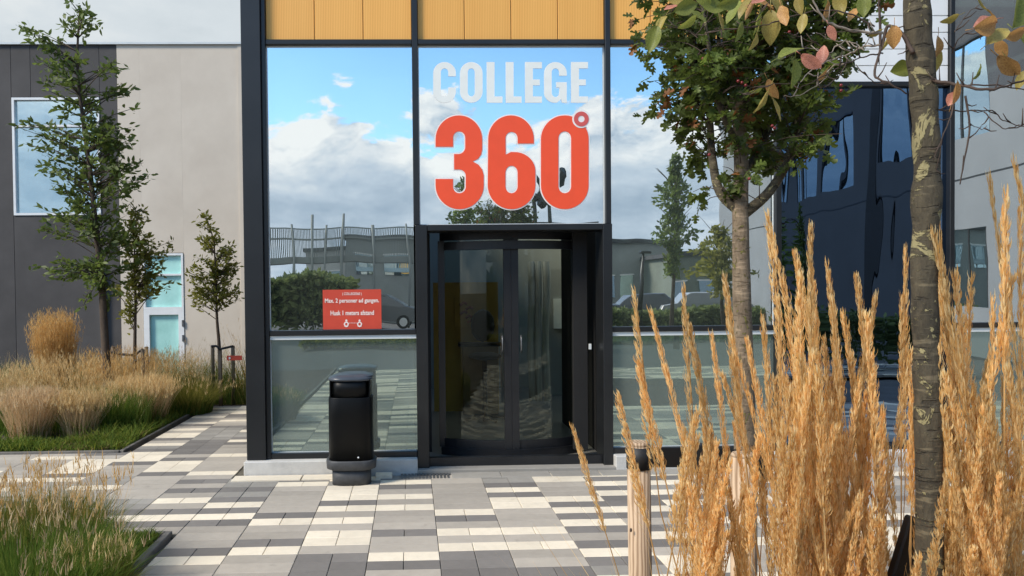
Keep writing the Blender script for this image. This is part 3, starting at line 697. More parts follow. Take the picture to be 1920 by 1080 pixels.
# dark panels around the window
wx0, wx1, wz0, wz1 = bx3(23.5,300), bx3(189,300), bz3(404.5,100), bz3(182,100)
def wp(x0, x1, z0, z1, m_, y=BY, g=.004):
    if 'light' in m_: g = .0006
    box('wall_panel', x0+g, x1-g, y, y+.2, z0+g, z1-g, m_, cb, .002 if g > .001 else 0)
wp(dx_[0], dx_[1], zbm, zt, 'concrete_dark'); wp(dx_[1], dx_[2], zbm, zt, 'concrete_dark'); wp(dx_[2], wx0, zbm, zt, 'concrete_dark')
wp(wx0, dx_[4], wz1, zt, 'concrete_dark'); wp(dx_[4], wx1, wz1, zt, 'concrete_dark'); wp(wx0, wx1, zbm, wz0, 'concrete_dark'); wp(wx1, xd, zbm, zt, 'concrete_dark')
xr1 = bx3(450)
ddx0, ddx1, ddzt, ddzm = bx3(269,600), bx3(346.5,600), bz3(474,310), bz3(577,310)
wp(xd, ddx0, zbm, zt, 'concrete_light', BY-.004); wp(ddx0, ddx1, ddzt, zt, 'concrete_light', BY-.004); wp(ddx1, xr1, zbm, zt, 'concrete_light', BY-.004); wp(xr1, bx3(900), zbm, zt, 'concrete_light', BY-.02)
box('wall_core', dx_[0], bx3(900), BY+.21, BY+.3, zbm, zt-.05, 'seam', cb)
for a, b in ((dx_[0], wx0), (wx0, wx1), (wx1, xd)): pass
box('joint_filler', dx_[0], wx0-.02, BY+.15, BY+.205, zbm, zt-.03, 'seam', cb); box('joint_filler', wx1+.02, ddx0-.02, BY+.15, BY+.205, zbm, zt-.03, 'seam', cb)
box('joint_filler', ddx1+.02, bx3(900), BY+.15, BY+.205, zbm, zt-.03, 'seam', cb)
box('roof_trim', dx_[0], bx3(900), BY-.05, BY+.35, zt, zt+.045, 'pale_strip', cb)
box('roof', dx_[0], bx3(900), BY+.36, BY+12, zt-.35, zt-.2, 'seam', cb)
box('downpipe', bx3(188.5), bx3(194.5), BY-.09, BY-.02, zbm, bz3(500), 'white_metal', cb)
w = empty('window', (0, BY, 0)); w.parent = cb; w.matrix_parent_inverse = Matrix.Translation((6, -BY, .95))
def win(w, x0, x1, z0, z1, cols, rows, fw=.06, m_='glass', depth=.10, fm='white_metal', y=BY):
    box('frame', x0, x0+fw, y-.02, y+depth, z0, z1, fm, w); box('frame', x1-fw, x1, y-.02, y+depth, z0, z1, fm, w)
    box('frame', x0+fw, x1-fw, y-.02, y+depth, z0, z0+fw, fm, w); box('frame', x0+fw, x1-fw, y-.02, y+depth, z1-fw, z1, fm, w)
    for c in cols: box('frame', c-fw*.4, c+fw*.4, y-.01, y+depth, z0+fw, z1-fw, fm, w)
    for r in rows: box('frame', x0+fw, x1-fw, y-.012, y+depth, r-fw*.45, r+fw*.45, fm, w)
    box('pane', x0+fw+.001, x1-fw-.001, y+.05, y+.06, z0+fw+.001, z1-fw-.001, m_, w)
M['glass_far'] = glass('glass_far', .7, (.80,.95,1.0), (.6,.85,.9), wob=.004)
win(w, wx0+.012, wx1-.012, wz0+.012, wz1-.012, [], [bz3(236,100)], .05, 'glass_far')
box('room_back', wx0-.6, wx1+.6, BY+1.6, BY+1.7, wz0-.5, wz1+.3, 'hall_white', cb)
box('blind', wx0+.1, wx0+.75, BY+.5, BY+.53, wz0+.1, bz3(310,100), 'pale_strip', cb)
dr = empty('door', (0, BY, 0)); dr.parent = cb; dr.matrix_parent_inverse = Matrix.Translation((6, -BY, .95))
win(dr, ddx0+.012, ddx1-.012, ddzm-.03, ddzt-.012, [], [bz3(515,310)], .045, 'aqua_glass')
win(dr, ddx0+.012, ddx1-.012, zbm+.02, ddzm-.031, [], [], .12, 'aqua_glass')
box('hinge', ddx1-.05, ddx1-.02, BY-.05, BY-.021, bz3(612,340), bz3(600,340), 'grating', dr); box('hinge', ddx1-.05, ddx1-.02, BY-.05, BY-.021, bz3(640,340), bz3(628,340), 'grating', dr)

# ------------------------------------------------------------------ planting beds
def bed(name, poly, z, m_, **kw):
    bm = bmesh.new(); xs_ = sorted({p[0] for p in poly}); 
    x0, x1 = min(p[0] for p in poly), max(p[0] for p in poly); y0, y1 = min(p[1] for p in poly), max(p[1] for p in poly)
    nx, ny = max(2, int((x1-x0)/.25)), max(2, int((y1-y0)/.25)); g = []
    for i in range(nx+1):
        g.append([bm.verts.new((x0+(x1-x0)*i/nx, y0+(y1-y0)*j/ny, z+slope_z(x0+(x1-x0)*i/nx, y0+(y1-y0)*j/ny)+.02*noise.noise(Vector((i*.7, j*.7, 3)))*(0 < i < nx and 0 < j < ny))) for j in range(ny+1)])
    for i in range(nx):
        for j in range(ny): bm.faces.new((g[i][j], g[i+1][j], g[i+1][j+1], g[i][j+1])).smooth = True
    return from_bm(name, bm, m_, kind='structure', **kw)
bed('planting_bed', [(-14, 7.30), (-2.88, 10.3)], 0.0, 'soil', label='soil of the long planting bed by the dark wall')
bed('planting_bed', [(-14, 10.25), (-1.45, 15.9)], -.015, 'soil', label='soil falling away towards the beige wall')
bed('planting_bed', [(-9, -2.5), (-1.60, 4.72)], 0.0, 'soil', label='soil of the planting bed in the front left corner')
bed('planting_bed', [(.60, -.1), (6.0, 2.93)], 0.0, 'soil', label='soil of the tree bed on the right')
M['edge_stone'] = mat('edge_stone', (.14,.13,.115), .85, 0, .3, 9, .3, 60)
for nm, a, lb in (('bed_edging', (-2.89,-2.85,7.27,10.22), 'thin grey edging along the side of the bed by the dark wall'), ('bed_edging', (-14,-2.89,7.25,7.29), 'thin grey edging along the front of the bed by the dark wall'),
              ('bed_edging', (-1.60,-1.555,-2.5,4.74), 'grey edging strip at the side of the front left bed'), ('bed_edging', (.56,.60,-.1,2.94), 'edging strip beside the tree bed'),
              ('bed_edging', (-9,-1.60,4.715,4.745), 'edging strip along the back of the front left bed')):
    o = box(nm, *a, -.06, .022, 'edge_stone', None, .004); props(o, lb, 'edging')

def scatter(n, x0, x1, y0, y1):
    return np.stack([rng.uniform(x0, x1, n), rng.uniform(y0, y1, n)], 1)
def with_z(p, dz=0.0):
    return np.c_[p, [slope_z(a, b)+dz for a, b in p]]
def clump_pts(n, cx, cy, r): 
    a = rng.uniform(0, 2*PI, n); q = r*np.sqrt(rng.uniform(0, 1, n)); return np.c_[cx+q*np.cos(a), cy+q*np.sin(a)], a
def grass_obj(name, Vs, mats, parent=None, **kw):
    mi = np.concatenate([np.full(V.shape[0], i) for i, V in enumerate(Vs)]); V = np.concatenate(Vs, 0)
    me = quads_mesh(name, V, V.shape[1], mi); return link(name, me, mats, parent, **kw)
# low ground cover along the front of the left bed
def cover(n, x0, x1, y0, y1, h=.07, w=.012):
    p = scatter(n, x0, x1, y0, y1); hh = rng.uniform(.4, 1.3, n)*h*(1+.8*np.array([noise.noise(Vector((a*2.2, b*2.2, 5))) for a, b in p]))
    return blades(with_z(p), np.abs(hh)+.01, rng.uniform(.3, 1.1, n), w)
V1 = [cover(5500, -6.2, -2.90, 7.30, 7.75, .09), cover(3000, -3.35, -2.90, 7.6, 10.2, .12), cover(1500, -6.2, -2.9, 7.3, 8.4, .05)]
grass_obj('ground_cover', [np.concatenate(V1), cover(1800, -3.6, -2.92, 7.32, 8.6, .05, .02)], ['cover_green', 'cover_brown'], kind='stuff', label='low green and brown creeping plants at the edge of the left bed', cat='ground cover')
grass_obj('ground_cover', [cover(7000, -2.35, -1.62, 3.5, 4.70, .06, .010), cover(2200, -2.1, -1.62, 2.6, 3.8, .035, .016)], ['cover_green', 'cover_brown'], kind='stuff', label='low mossy green cover at the corner of the front left bed', cat='ground cover')
# grass mass on the falling ground and between the tufts
def mass(n, x0, x1, y0, y1, h, lean=(.05, .5), w=.007):
    p = scatter(n, x0, x1, y0, y1); return blades(with_z(p), rng.uniform(.6, 1.15, n)*h, rng.uniform(*lean, n), w)
grass_obj('meadow_grass', [np.concatenate([mass(13000, -7.5, -3.0, 8.2, 10.3, .40), mass(7000, -7.5, -2.5, 10.3, 12.5, .66), mass(1500, -2.5, -1.5, 10.35, 12.2, .30)]),
                           np.concatenate([mass(900, -7.5, -3.1, 8.3, 10.3, .44), mass(1500, -7.5, -3.6, 9.5, 10.6, .55), mass(3500, -8.5, -2.9, 10.3, 13, .74)]),
                           np.concatenate([mass(2200, -4.2, -1.5, 10.3, 13.5, .85, (.1,.9)), mass(800, -2.4, -1.5, 10.3, 12, .35, (.1,.9))])],
          ['blade_green', 'straw', 'blade_olive'], kind='stuff', label='mixed green and straw coloured grasses filling the left bed', cat='grass')
# distinct tufts
def tuft(name, label, cx, cy, r, h, n, mats, lean=(.05, .35), spread=.35, w=.006, green=.25, group=None, gh=.55, heads=1.0):
    z = slope_z(cx, cy); t = empty(name, (cx, cy, z), label, 'grass', group)
    p, a = clump_pts(n, cx, cy, r); la = np.arctan2(p[:,1]-cy, p[:,0]-cx)+rng.normal(0, .5, n); d = np.hypot(p[:,0]-cx, p[:,1]-cy)/r
    V = blades(np.c_[p, np.full(n, z)], rng.uniform(.75, 1.05, n)*h*(1-.12*d), rng.uniform(*lean, n)*(.3+spread*d*2), w, lean_az=la)
    grass_obj('stems', [V], [mats[0]], t, kind='stuff')
    # feathery heads on the stems
    keep = rng.uniform(0, 1, n) < heads; m2 = int(keep.sum()); tips = V[keep, -1].mean(1); pre = V[keep, -2].mean(1); dirv = tips-pre; dirv /= np.linalg.norm(dirv, axis=1)[:, None]
    hv = np.repeat(tips - dirv*.12*h, 5, 0) + rng.normal(0, .006, (m2*5, 3)) + np.repeat(dirv, 5, 0)*rng.uniform(0, .14*h, (m2*5, 1))
    grass_obj('seed_heads', [blades(hv, rng.uniform(.03, .07, m2*5), rng.uniform(.1, .6, m2*5), .005)], [mats[1]], t, kind='stuff')
    n3 = int(n*green*2); p3, _ = clump_pts(n3, cx, cy, r*1.05)
    grass_obj('leaf_blades', [blades(np.c_[p3, np.full(n3, z)], rng.uniform(.5, 1.1, n3)*h*gh, rng.uniform(.2, .9, n3), w*1.2)], [mats[2]], t, kind='stuff')
    return t
def gpos(px, Y): return P(px, 700, Y).x
tuft('reed_grass', 'tall orange upright reed grass tuft before the dark wall', gpos(103, 9.7), 9.7, .20, 1.36, 1100, ('straw_orange', 'straw_orange', 'blade_olive'), (.01,.16), .35)
tuft('feather_grass', 'leftmost straw coloured arching grass tuft at the picture edge', gpos(10, 9.2), 9.2, .26, .66, 700, ('straw_pink', 'straw', 'blade_olive'), (.1,.8), .6)
tuft('feather_grass', 'broad straw tuft with nodding heads left of the slender tree', gpos(140, 9.4), 9.4, .30, .86, 900, ('straw', 'straw', 'blade_olive'), (.15,.9), .6)
tuft('feather_grass', 'straw tuft around the foot of the tall slender tree', gpos(232, 9.7), 9.7, .26, .88, 800, ('straw', 'straw_orange', 'blade_olive'), (.1,.8), .6)
tuft('meadow_tuft', 'pale fine grass tuft low at the front of the bed, left one', gpos(55, 8.0), 8.0, .20, .56, 900, ('straw_pink', 'straw_pink', 'blade_green'), (.05,.4), .5)
tuft('meadow_tuft', 'pale fine grass tuft low at the front of the bed, middle one', gpos(150, 8.1), 8.1, .17, .52, 750, ('straw_pink', 'straw', 'blade_green'), (.05,.5), .5)
tuft('meadow_tuft', 'pale fine grass tuft nearest the edge of the paved path', gpos(265, 8.9), 8.9, .27, .58, 1100, ('straw_pink', 'straw', 'blade_olive'), (.05,.4), .5)
tuft('green_tuft', 'dense green grass tuft between the pale tufts', gpos(205, 8.5), 8.5, .34, .55, 1500, ('blade_green', 'straw', 'blade_green'), (.1,.6), .6, green=.8, heads=.08)
tuft('green_tuft', 'green grass tuft at the bed corner beside the path', gpos(350, 9.7), 9.7, .30, .52, 1500, ('blade_olive', 'straw', 'blade_green'), (.1,.7), .7, green=.8, heads=.10)
tuft('green_tuft', 'grey green tuft in front of the aqua door', gpos(305, 11.0), 11.0, .35, .85, 500, ('straw_pink', 'straw_pink', 'blade_olive'), (.1,.7), .6, green=.5)
tuft('reed_grass', 'dry reed grass tuft peeping out beside the black corner post', gpos(470, 11.3), 11.3, .14, 1.35, 60, ('straw_orange', 'straw', 'blade_olive'), (.2,.75), .5, w=.012)
# front left bed
def fl(px, Y): return P(px, 900, Y).x
tuft('reed_grass', 'tall thin orange stalks rising from the front left bed', fl(105, 4.2), 4.2, .34, .62, 150, ('straw_orange', 'straw_orange', 'blade_olive'), (.02,.28), .4, w=.004, green=5, gh=.5)
tuft('green_tuft', 'bright green grass tuft in the bottom left corner', fl(40, 3.55), 3.55, .40, .42, 5600, ('blade_green', 'straw_pink', 'blade_green'), (.05,.55), .5, w=.006, green=.7, gh=.8, heads=.015)
tuft('green_tuft', 'yellowing grass tuft right of the bright green one', fl(165, 3.6), 3.6, .14, .34, 1800, ('blade_olive', 'straw', 'blade_olive'), (.05,.35), .4, w=.005, green=.8, gh=.7, heads=.05)
tuft('green_tuft', 'purple headed grass tuft at the left picture edge', fl(30, 4.05), 4.05, .38, .50, 1600, ('blade_olive', 'straw_pink', 'blade_green'), (.05,.4), .5, w=.006, green=1.6, gh=.8, heads=.12)

# ------------------------------------------------------------------ trees on the left
def leaf_strip(pos, dirs, ln, w):
    """small folded leaves: strips with 3 sections"""
    n = len(pos); up = rng.normal(0, 1, (n, 3)); side = np.cross(dirs, up); side /= np.linalg.norm(side, axis=1)[:, None]+1e-9
    V = np.empty((n, 4, 2, 3)); nrm = np.cross(side, dirs)
    for i, (t, ww, bend) in enumerate(((0, .12, 0), (.35, 1, .02), (.7, .75, .0), (1, .05, -.1))):
        c = pos + dirs*(ln*t)[:, None] + nrm*(bend*ln)[:, None]
        V[:, i, 0] = c - side*(w*ww/2)[:, None]; V[:, i, 1] = c + side*(w*ww/2)[:, None]
    return V
def slim_tree(name, label, trunk_px, Y, r0, lobes, ntw, leaf, mleaf, depth=.35, start=.3, group=None, per=14, up=.35, foot=None):
    """trunk_px from foot to tip in picture coordinates at distance Y"""
    pts = smooth_path([P(a, b, Y) for a, b in trunk_px], 5)
    bz_ = foot if foot is not None else slope_z(pts[0].x, Y)
    pts[0].z = bz_
    t = empty(name, (pts[0].x, Y, bz_), label, 'tree', group)
    n = len(pts); rr = [r0*(1-.82*i/(n-1)) for i in range(n)]
    tube('trunk', pts, rr, 'bark_small', t, 9)
    bm = bmesh.new(); pos, dirs = [], []
    for i in range(ntw):
        l = random.choices(lobes, [q[2]*q[3] for q in lobes])[0]
        while True:
            u, v, s = random.uniform(-1,1), random.uniform(-1,1), random.uniform(-1,1)
            if u*u+v*v+s*s < 1: break
        tgt = P(l[0]+u*l[2], l[1]+v*l[3], Y); tgt.y += s*depth
        cand = [(p, k) for k, p in enumerate(pts[int(n*start):]) if p.z < tgt.z - .25*abs(p.x-tgt.x) - .02]
        if not cand: cand = [(pts[int(n*start)], 0)]
        p0, k0 = min(cand, key=lambda q: (q[0]-tgt).length + (.3*random.random()))
        mid = p0.lerp(tgt, .55) + Vector((0, 0, up*.3*(tgt-p0).length*random.uniform(-.2, 1)*.5))
        pth = smooth_path([p0, mid, tgt], 5)
        add_tube(bm, pth, [.006*(1-j/len(pth))+.0018 for j in range(len(pth))], 4, False)
        for j in range(per):
            q = random.uniform(.45, 1.0) if (tgt-p0).length > .25 else random.uniform(.2, 1)
            idx = min(int(q*(len(pth)-1)), len(pth)-2); p = pth[idx].lerp(pth[idx+1], q*(len(pth)-1)-idx)
            d = (tgt-p0).normalized()*.6 + Vector((random.gauss(0,.7), random.gauss(0,.7), random.gauss(-.15,.5))); d.normalize()
            pos.append(p + Vector((random.gauss(0,.03), random.gauss(0,.03), random.gauss(0,.03)))); dirs.append(d)
    from_bm('branches', bm, 'bark_small', t)
    pos, dirs = np.array(pos), np.array(dirs); ln = rng.uniform(.7, 1.25, len(pos))*leaf; V = leaf_strip(pos, dirs, ln, ln*.42)
    grass_obj('crown', [V], [mleaf], t, kind='stuff')
    return t
slim_tree('slender_tree', 'tall slender dark green tree before the dark wall window', [(205,760),(197,640),(190,520),(180,430),(170,330),(155,220),(145,120),(150,10)], 9.4, .055,
    [(75,75,32,30),(145,40,32,38),(105,120,65,36),(140,180,48,45),(90,255,62,38),(165,235,50,55),(130,310,60,50),(200,290,60,50),(170,370,70,50),(235,330,45,45),(265,345,28,28),(225,140,26,36),(222,215,32,48),(215,260,40,40),(245,265,20,24),(120,415,50,28),(180,440,60,35),(235,445,35,45),(130,500,70,30),(205,515,45,45),(180,560,35,30)],
    290, .090, 'leaf_ash', .45)
slim_tree('small_tree', 'smaller young tree tied to stakes left of the aqua door', [(252,740),(253,640),(254,560),(252,480),(258,400)], 9.9, .028,
    [(262,400,22,25),(255,450,34,36),(270,490,40,36),(300,465,26,30),(255,540,45,30),(300,530,24,28),(240,580,18,16)], 95, .075, 'leaf_young', .3)
slim_tree('young_tree', 'yellowish young tree held between two stakes by the beige wall', [(413,735),(411,650),(407,600),(404,520),(400,450),(382,398)], 10.7, .030,
    [(385,410,14,14),(392,440,26,24),(405,480,36,26),(425,465,20,20),(395,520,44,28),(430,545,36,24),(385,560,36,24),(430,500,26,20)], 100, .075, 'leaf_young', .3)
def stake(label, px0, px1, pyt, Y, group=None, m_='stake_old', zb=None, lean=0):
    a = P((px0+px1)/2, pyt, Y); r = (px1-px0)/2*Y/F; zz = slope_z(a.x, Y)-.05 if zb is None else zb
    t = empty('tree_stake', (a.x+lean, Y, zz), label, 'stake', group)
    tube('post', [(a.x+lean, Y, zz), (a.x, Y, a.z-.012)], r, m_, t, 14)
    tube('post_top', [(a.x, Y, a.z-.0119), (a.x, Y, a.z)], [r, r*.85], m_, t, 14)
    return a, r
G1 = 'stakes holding the small trees'
sa = [stake('thin grey stake just right of the tall slender tree', 208, 215, 650, 9.9, G1), stake('brown stake right of the small tree, the nearer of the pair', 264, 271, 655, 9.7, G1), stake('darker stake close beside the aqua door', 271, 278, 650, 9.95, G1),
      stake('stake left of the yellowish young tree', 395, 402, 647, 10.5, G1), stake('thick stake right beneath the yellowish young tree', 409, 416, 652, 10.3, G1), stake('stake right of the young tree carrying the red tag', 433, 440, 648, 10.5, G1)]
def strap(label, pts, Y, r=.016):
    t = smooth_path([P(a, b, Y) for a, b in pts], 3); o = tube('tree_tie', t, r, 'rubber', None, 8); props(o, label, 'tree tie', 'black rubber tree ties'); return o
strap('black tie from the slender tree stake to the small tree', [(208,660),(225,664),(252,666)], 9.88)
strap('black tie from the small tree up to its brown stake', [(252,668),(260,660),(268,655)], 9.8)
strap('short lower tie between the small tree and its stakes', [(252,677),(262,675),(276,671)], 9.8)
strap('black tie between the left stake and the young tree', [(397,650),(406,649),(411,655)], 10.25)
strap('black tie between the young tree and the right stake', [(411,655),(424,652),(437,649)], 10.25)
a, b = P(425, 667, 10.2), P(453.5, 675.5, 10.2)
tg = box('red_tag', a.x, b.x, 10.2, 10.215, b.z, a.z, 'poster_red'); props(tg, 'small red tag with white mark at the stake by the beige wall', 'tag')
prism('white_mark', loc([(0,0),(3,0),(3,4),(0,4)], 429, 673.5) and [(P(429+u, 673.5-v, 10.19).x, P(429+u, 673.5-v, 10.19).z) for u, v in ((0,0),(3,0),(3,4),(0,4))], 10.190, 10.199, 'lettering_white', tg)

# ------------------------------------------------------------------ hawthorn with stakes
TY1 = 2.72
def hawthorn():
    tp = smooth_path([P(a, b, TY1) for a, b in [(1400,1750),(1398,900),(1392,600),(1388,400),(1390,300),(1385,200),(1380,60),(1375,-80),(1372,-260)]], 6)
    tp[0].z = 0; t = empty('hawthorn_tree', (tp[0].x, TY1, 0), 'dark green lobed-leaf tree with smooth mossy trunk between the posts', 'tree')
    rr = [.0400 if p.z < 1.0 else max(.010, .0385-.012*(p.z-1.0)) for p in tp]
    bm = bmesh.new(); add_tube(bm, tp, rr, 20)
    for v in bm.verts: v.co += Vector((1,0,0))*.002*noise.noise(v.co*14) + Vector((0,1,0))*.002*noise.noise(v.co*14+Vector((9,0,0)))
    from_bm('trunk', bm, 'bark_moss', t)
    limbs = [[(1392,400,0),(1350,360,.02),(1335,290,.05),(1328,200,.08),(1300,80,.1),(1270,-60,.1)], [(1396,400,0),(1440,362,-.03),(1478,300,-.05),(1500,210,-.08),(1530,90,-.1),(1560,-60,-.1)],
             [(1390,330,0),(1440,250,.1),(1470,140,.15),(1490,20,.2)], [(1388,280,0),(1350,200,-.12),(1330,90,-.2),(1310,-30,-.2)], [(1386,180,0),(1420,80,-.1),(1440,-60,-.15)], [(1384,200,0),(1350,100,.2),(1345,-60,.25)]]
    LP = []
    for i, l in enumerate(limbs):
        pth = smooth_path([P(a, b, TY1+d) for a, b, d in l], 6); r0 = .021 if i < 2 else .013
        tube('limb', pth, [r0*(1-.75*j/len(pth)) for j in range(len(pth))], 'bark_lichen', t, 10); LP += pth[4:]
    LP += [p for p in tp if p.z > 1.9]
    lobes = [(1250,20,70,75),(1300,90,85,80),(1270,160,55,65),(1345,200,80,80),(1400,120,120,110),(1470,90,110,100),(1540,70,70,90),(1345,285,40,50),(1300,240,35,40),(1450,230,70,60),(1500,180,80,70),(1350,345,30,28),(1475,280,40,40),(1560,20,70,60),(1400,20,150,80),(1340,-40,170,60),(1500,-50,110,60),(1345,380,16,14),(1440,300,30,30)]
    lobed = [(0,0),(.06,.02),(.10,.16),(.34,.20),(.40,.34),(.17,.36),(.15,.44),(.38,.56),(.36,.70),(.15,.66),(.13,.74),(.22,.90),(.08,1.0)]
    out = lobed + [(-a, b) for a, b in lobed[::-1][:-1]]
    variants = []
    for k in range(6):
        bm = bmesh.new(); vs = []
        for a, b in out: vs.append(bm.verts.new((a, b, .18*abs(a)*(1+.3*k/6) - .12*b*b*(k%3) + random.gauss(0,.01))))
        cen = bm.verts.new((0, .45, -.03-.05*(k%2)))
        for i in range(len(vs)): bm.faces.new((vs[i], vs[(i+1)%len(vs)], cen))
        me = bpy.data.meshes.new('leaf'); bm.to_mesh(me); bm.free(); me.materials.append(M['leaf_dark'] if k < 5 else M['leaf_rust']); variants.append(me)
    leaves = []; bm = bmesh.new()
    for i in range(760):
        l = random.choices(lobes, [q[2]*q[3] for q in lobes])[0]
        while True:
            u, v, s = random.uniform(-1,1), random.uniform(-1,1), random.uniform(-1,1)
            if u*u+v*v+s*s < 1: break
        tgt = P(l[0]+u*l[2], l[1]+v*l[3], TY1); tgt.y += s*.33
        p0 = min(random.sample(LP, 40), key=lambda q: (q-tgt).length + (0 if q.z < tgt.z+.03 else .15))
        pth = smooth_path([p0, p0.lerp(tgt, .5)+Vector((0,0,.02)), tgt], 3); add_tube(bm, pth, [.0025, .002, .002, .0016, .0014, .0012, .0010][:len(pth)], 4, False)
        for j in range(5):
            q = random.uniform(.5, 1.05); p = p0.lerp(tgt, q); leaves.append((p+Vector([random.gauss(0,.012) for _ in range(3)]), (tgt-p0).normalized()))
    from_bm('twigs', bm, 'twig', t)
    leaves.sort(key=lambda q: q[0].y + .25*random.random())
    allV, allF, mi_, off = [], [], [], 0
    for i, (p, d) in enumerate(leaves):
        d2 = (d*.5 + Vector((random.gauss(0,.6), random.gauss(0,.5), random.gauss(-.25,.5)))).normalized(); sc = random.uniform(.032, .056)
        mx = Matrix.Translation(p) @ d2.to_track_quat('Y', 'Z').to_matrix().to_4x4() @ Matrix.Rotation(random.uniform(-1.3,1.3), 4, 'Y') @ Matrix.Scale(sc, 4)
        me = variants[random.randrange(5)] if random.random() < .955 else variants[5]
        if i < 300:
            o = bpy.data.objects.new('leaf', me); COL.objects.link(o); o.parent = t; o.matrix_parent_inverse = Matrix.Translation(-Vector(t.location)); o.matrix_world = mx; o.matrix_basis = mx
        else:
            allV += [mx @ v.co for v in me.vertices]; allF += [tuple(off+k for k in pg.vertices) for pg in me.polygons]; mi_ += [1 if me is variants[5] else 0]*len(me.polygons); off += len(me.vertices)
    me = bpy.data.meshes.new('leaf'); me.from_pydata(allV, [], allF); me.materials.append(M['leaf_dark']); me.materials.append(M['leaf_rust']); me.polygons.foreach_set('material_index', mi_)
    o = bpy.data.objects.new('leaf', me); COL.objects.link(o); o.parent = t; o.matrix_parent_inverse = Matrix.Translation(-Vector(t.location)); o['kind'] = 'stuff'
    for a, b in ((1391,155),(1398,160),(1384,152),(1452,240),(1448,236),(1318,110),(1480,60),(1577,160),(1577,170),(1330,290),(1405,335)):
        bm = bmesh.new(); blob(bm, P(a, b, TY1-.3), .0055); from_bm('berry', bm, 'berry', t, True)
hawthorn()
G2 = 'thick round posts beside the hawthorn'
s1, r1 = stake('pale round timber post with a black strap and knot, left of the hawthorn trunk', 1175, 1219, 828, 2.44, G2, 'stake', -.02, .01)
s2, r2 = stake('round timber post right in front of the hawthorn trunk', 1370, 1417, 849, 2.46, G2, 'stake', -.02)
# knot
bm = bmesh.new(); k0 = P(1183, 994, 2.44-.036); blob(bm, k0, (.004, .002, .0075)); o = from_bm('knot', bm, 'twig', bpy.data.objects['tree_stake.006'])
def band(label, pxa, pya, pxb, pyb, hpx, Y, th=.004, Y2=None):
    a = P(pxa, pya, Y); b = P(pxb, pyb, Y2 or Y); hh = hpx*Y/F
    bm = bmesh.new()
    vs = []
    for p in (a, b):
        for dy in (0, th):
            for dz in (-hh/2, hh/2): vs.append(bm.verts.new((p.x, p.y+dy, p.z+dz)))
    for f in ((0,1,3,2),(4,6,7,5),(0,4,5,1),(2,3,7,6),(0,2,6,4),(1,5,7,3)): bm.faces.new([vs[i] for i in f])
    o = from_bm('tie_band', bm, 'rubber'); return o
# strap: ring round the post, tail to the trunk, buckle
bm = bmesh.new(); zc = P(1197, 857, 2.44).z; hh = 42*2.4/F/2
add_tube(bm, [(s1.x+.002, 2.44, zc-hh), (s1.x+.002, 2.44, zc+hh)], r1+.003, 20)
strap1 = from_bm('tree_tie', bm, 'rubber'); props(strap1, 'wide black strap wrapped round the pale post and running to the trunk', 'tree tie', 'black rubber tree ties')
o = band('', 1216, 858, 1310, 858, 38, 2.43, Y2=2.55); o.name = 'strap_tail'; o.parent = strap1
o = band('', 1322, 858, 1400, 862, 38, 2.55, Y2=2.67); o.name = 'strap_tail'; o.parent = strap1
a, b = P(1303, 834, 2.52), P(1325, 888, 2.52); o = box('buckle', a.x, b.x, 2.515, 2.56, b.z, a.z, 'rubber', strap1, .004)
o = band('', 1418, 868, 1448, 872, 60, 2.50, th=.03); o.name = 'tree_tie'; props(o, 'black strap piece seen between the grass heads right of the round post', 'tree tie', 'black rubber tree ties')
a, b = P(1668, 985, 1.62), P(1702, 1110, 1.62)
bm = bmesh.new(); add_box(bm, -.025, .025, -.012, .012, -.10, .10, .004); bmesh.ops.transform(bm, matrix=Matrix.Translation(P(1697, 1050, 1.62)) @ Matrix.Rotation(.30, 4, 'Y') , verts=bm.verts)
props(from_bm('tree_tie', bm, 'rubber'), 'black rubber block low beside the lichen-covered trunk', 'tree tie', 'black rubber tree ties')

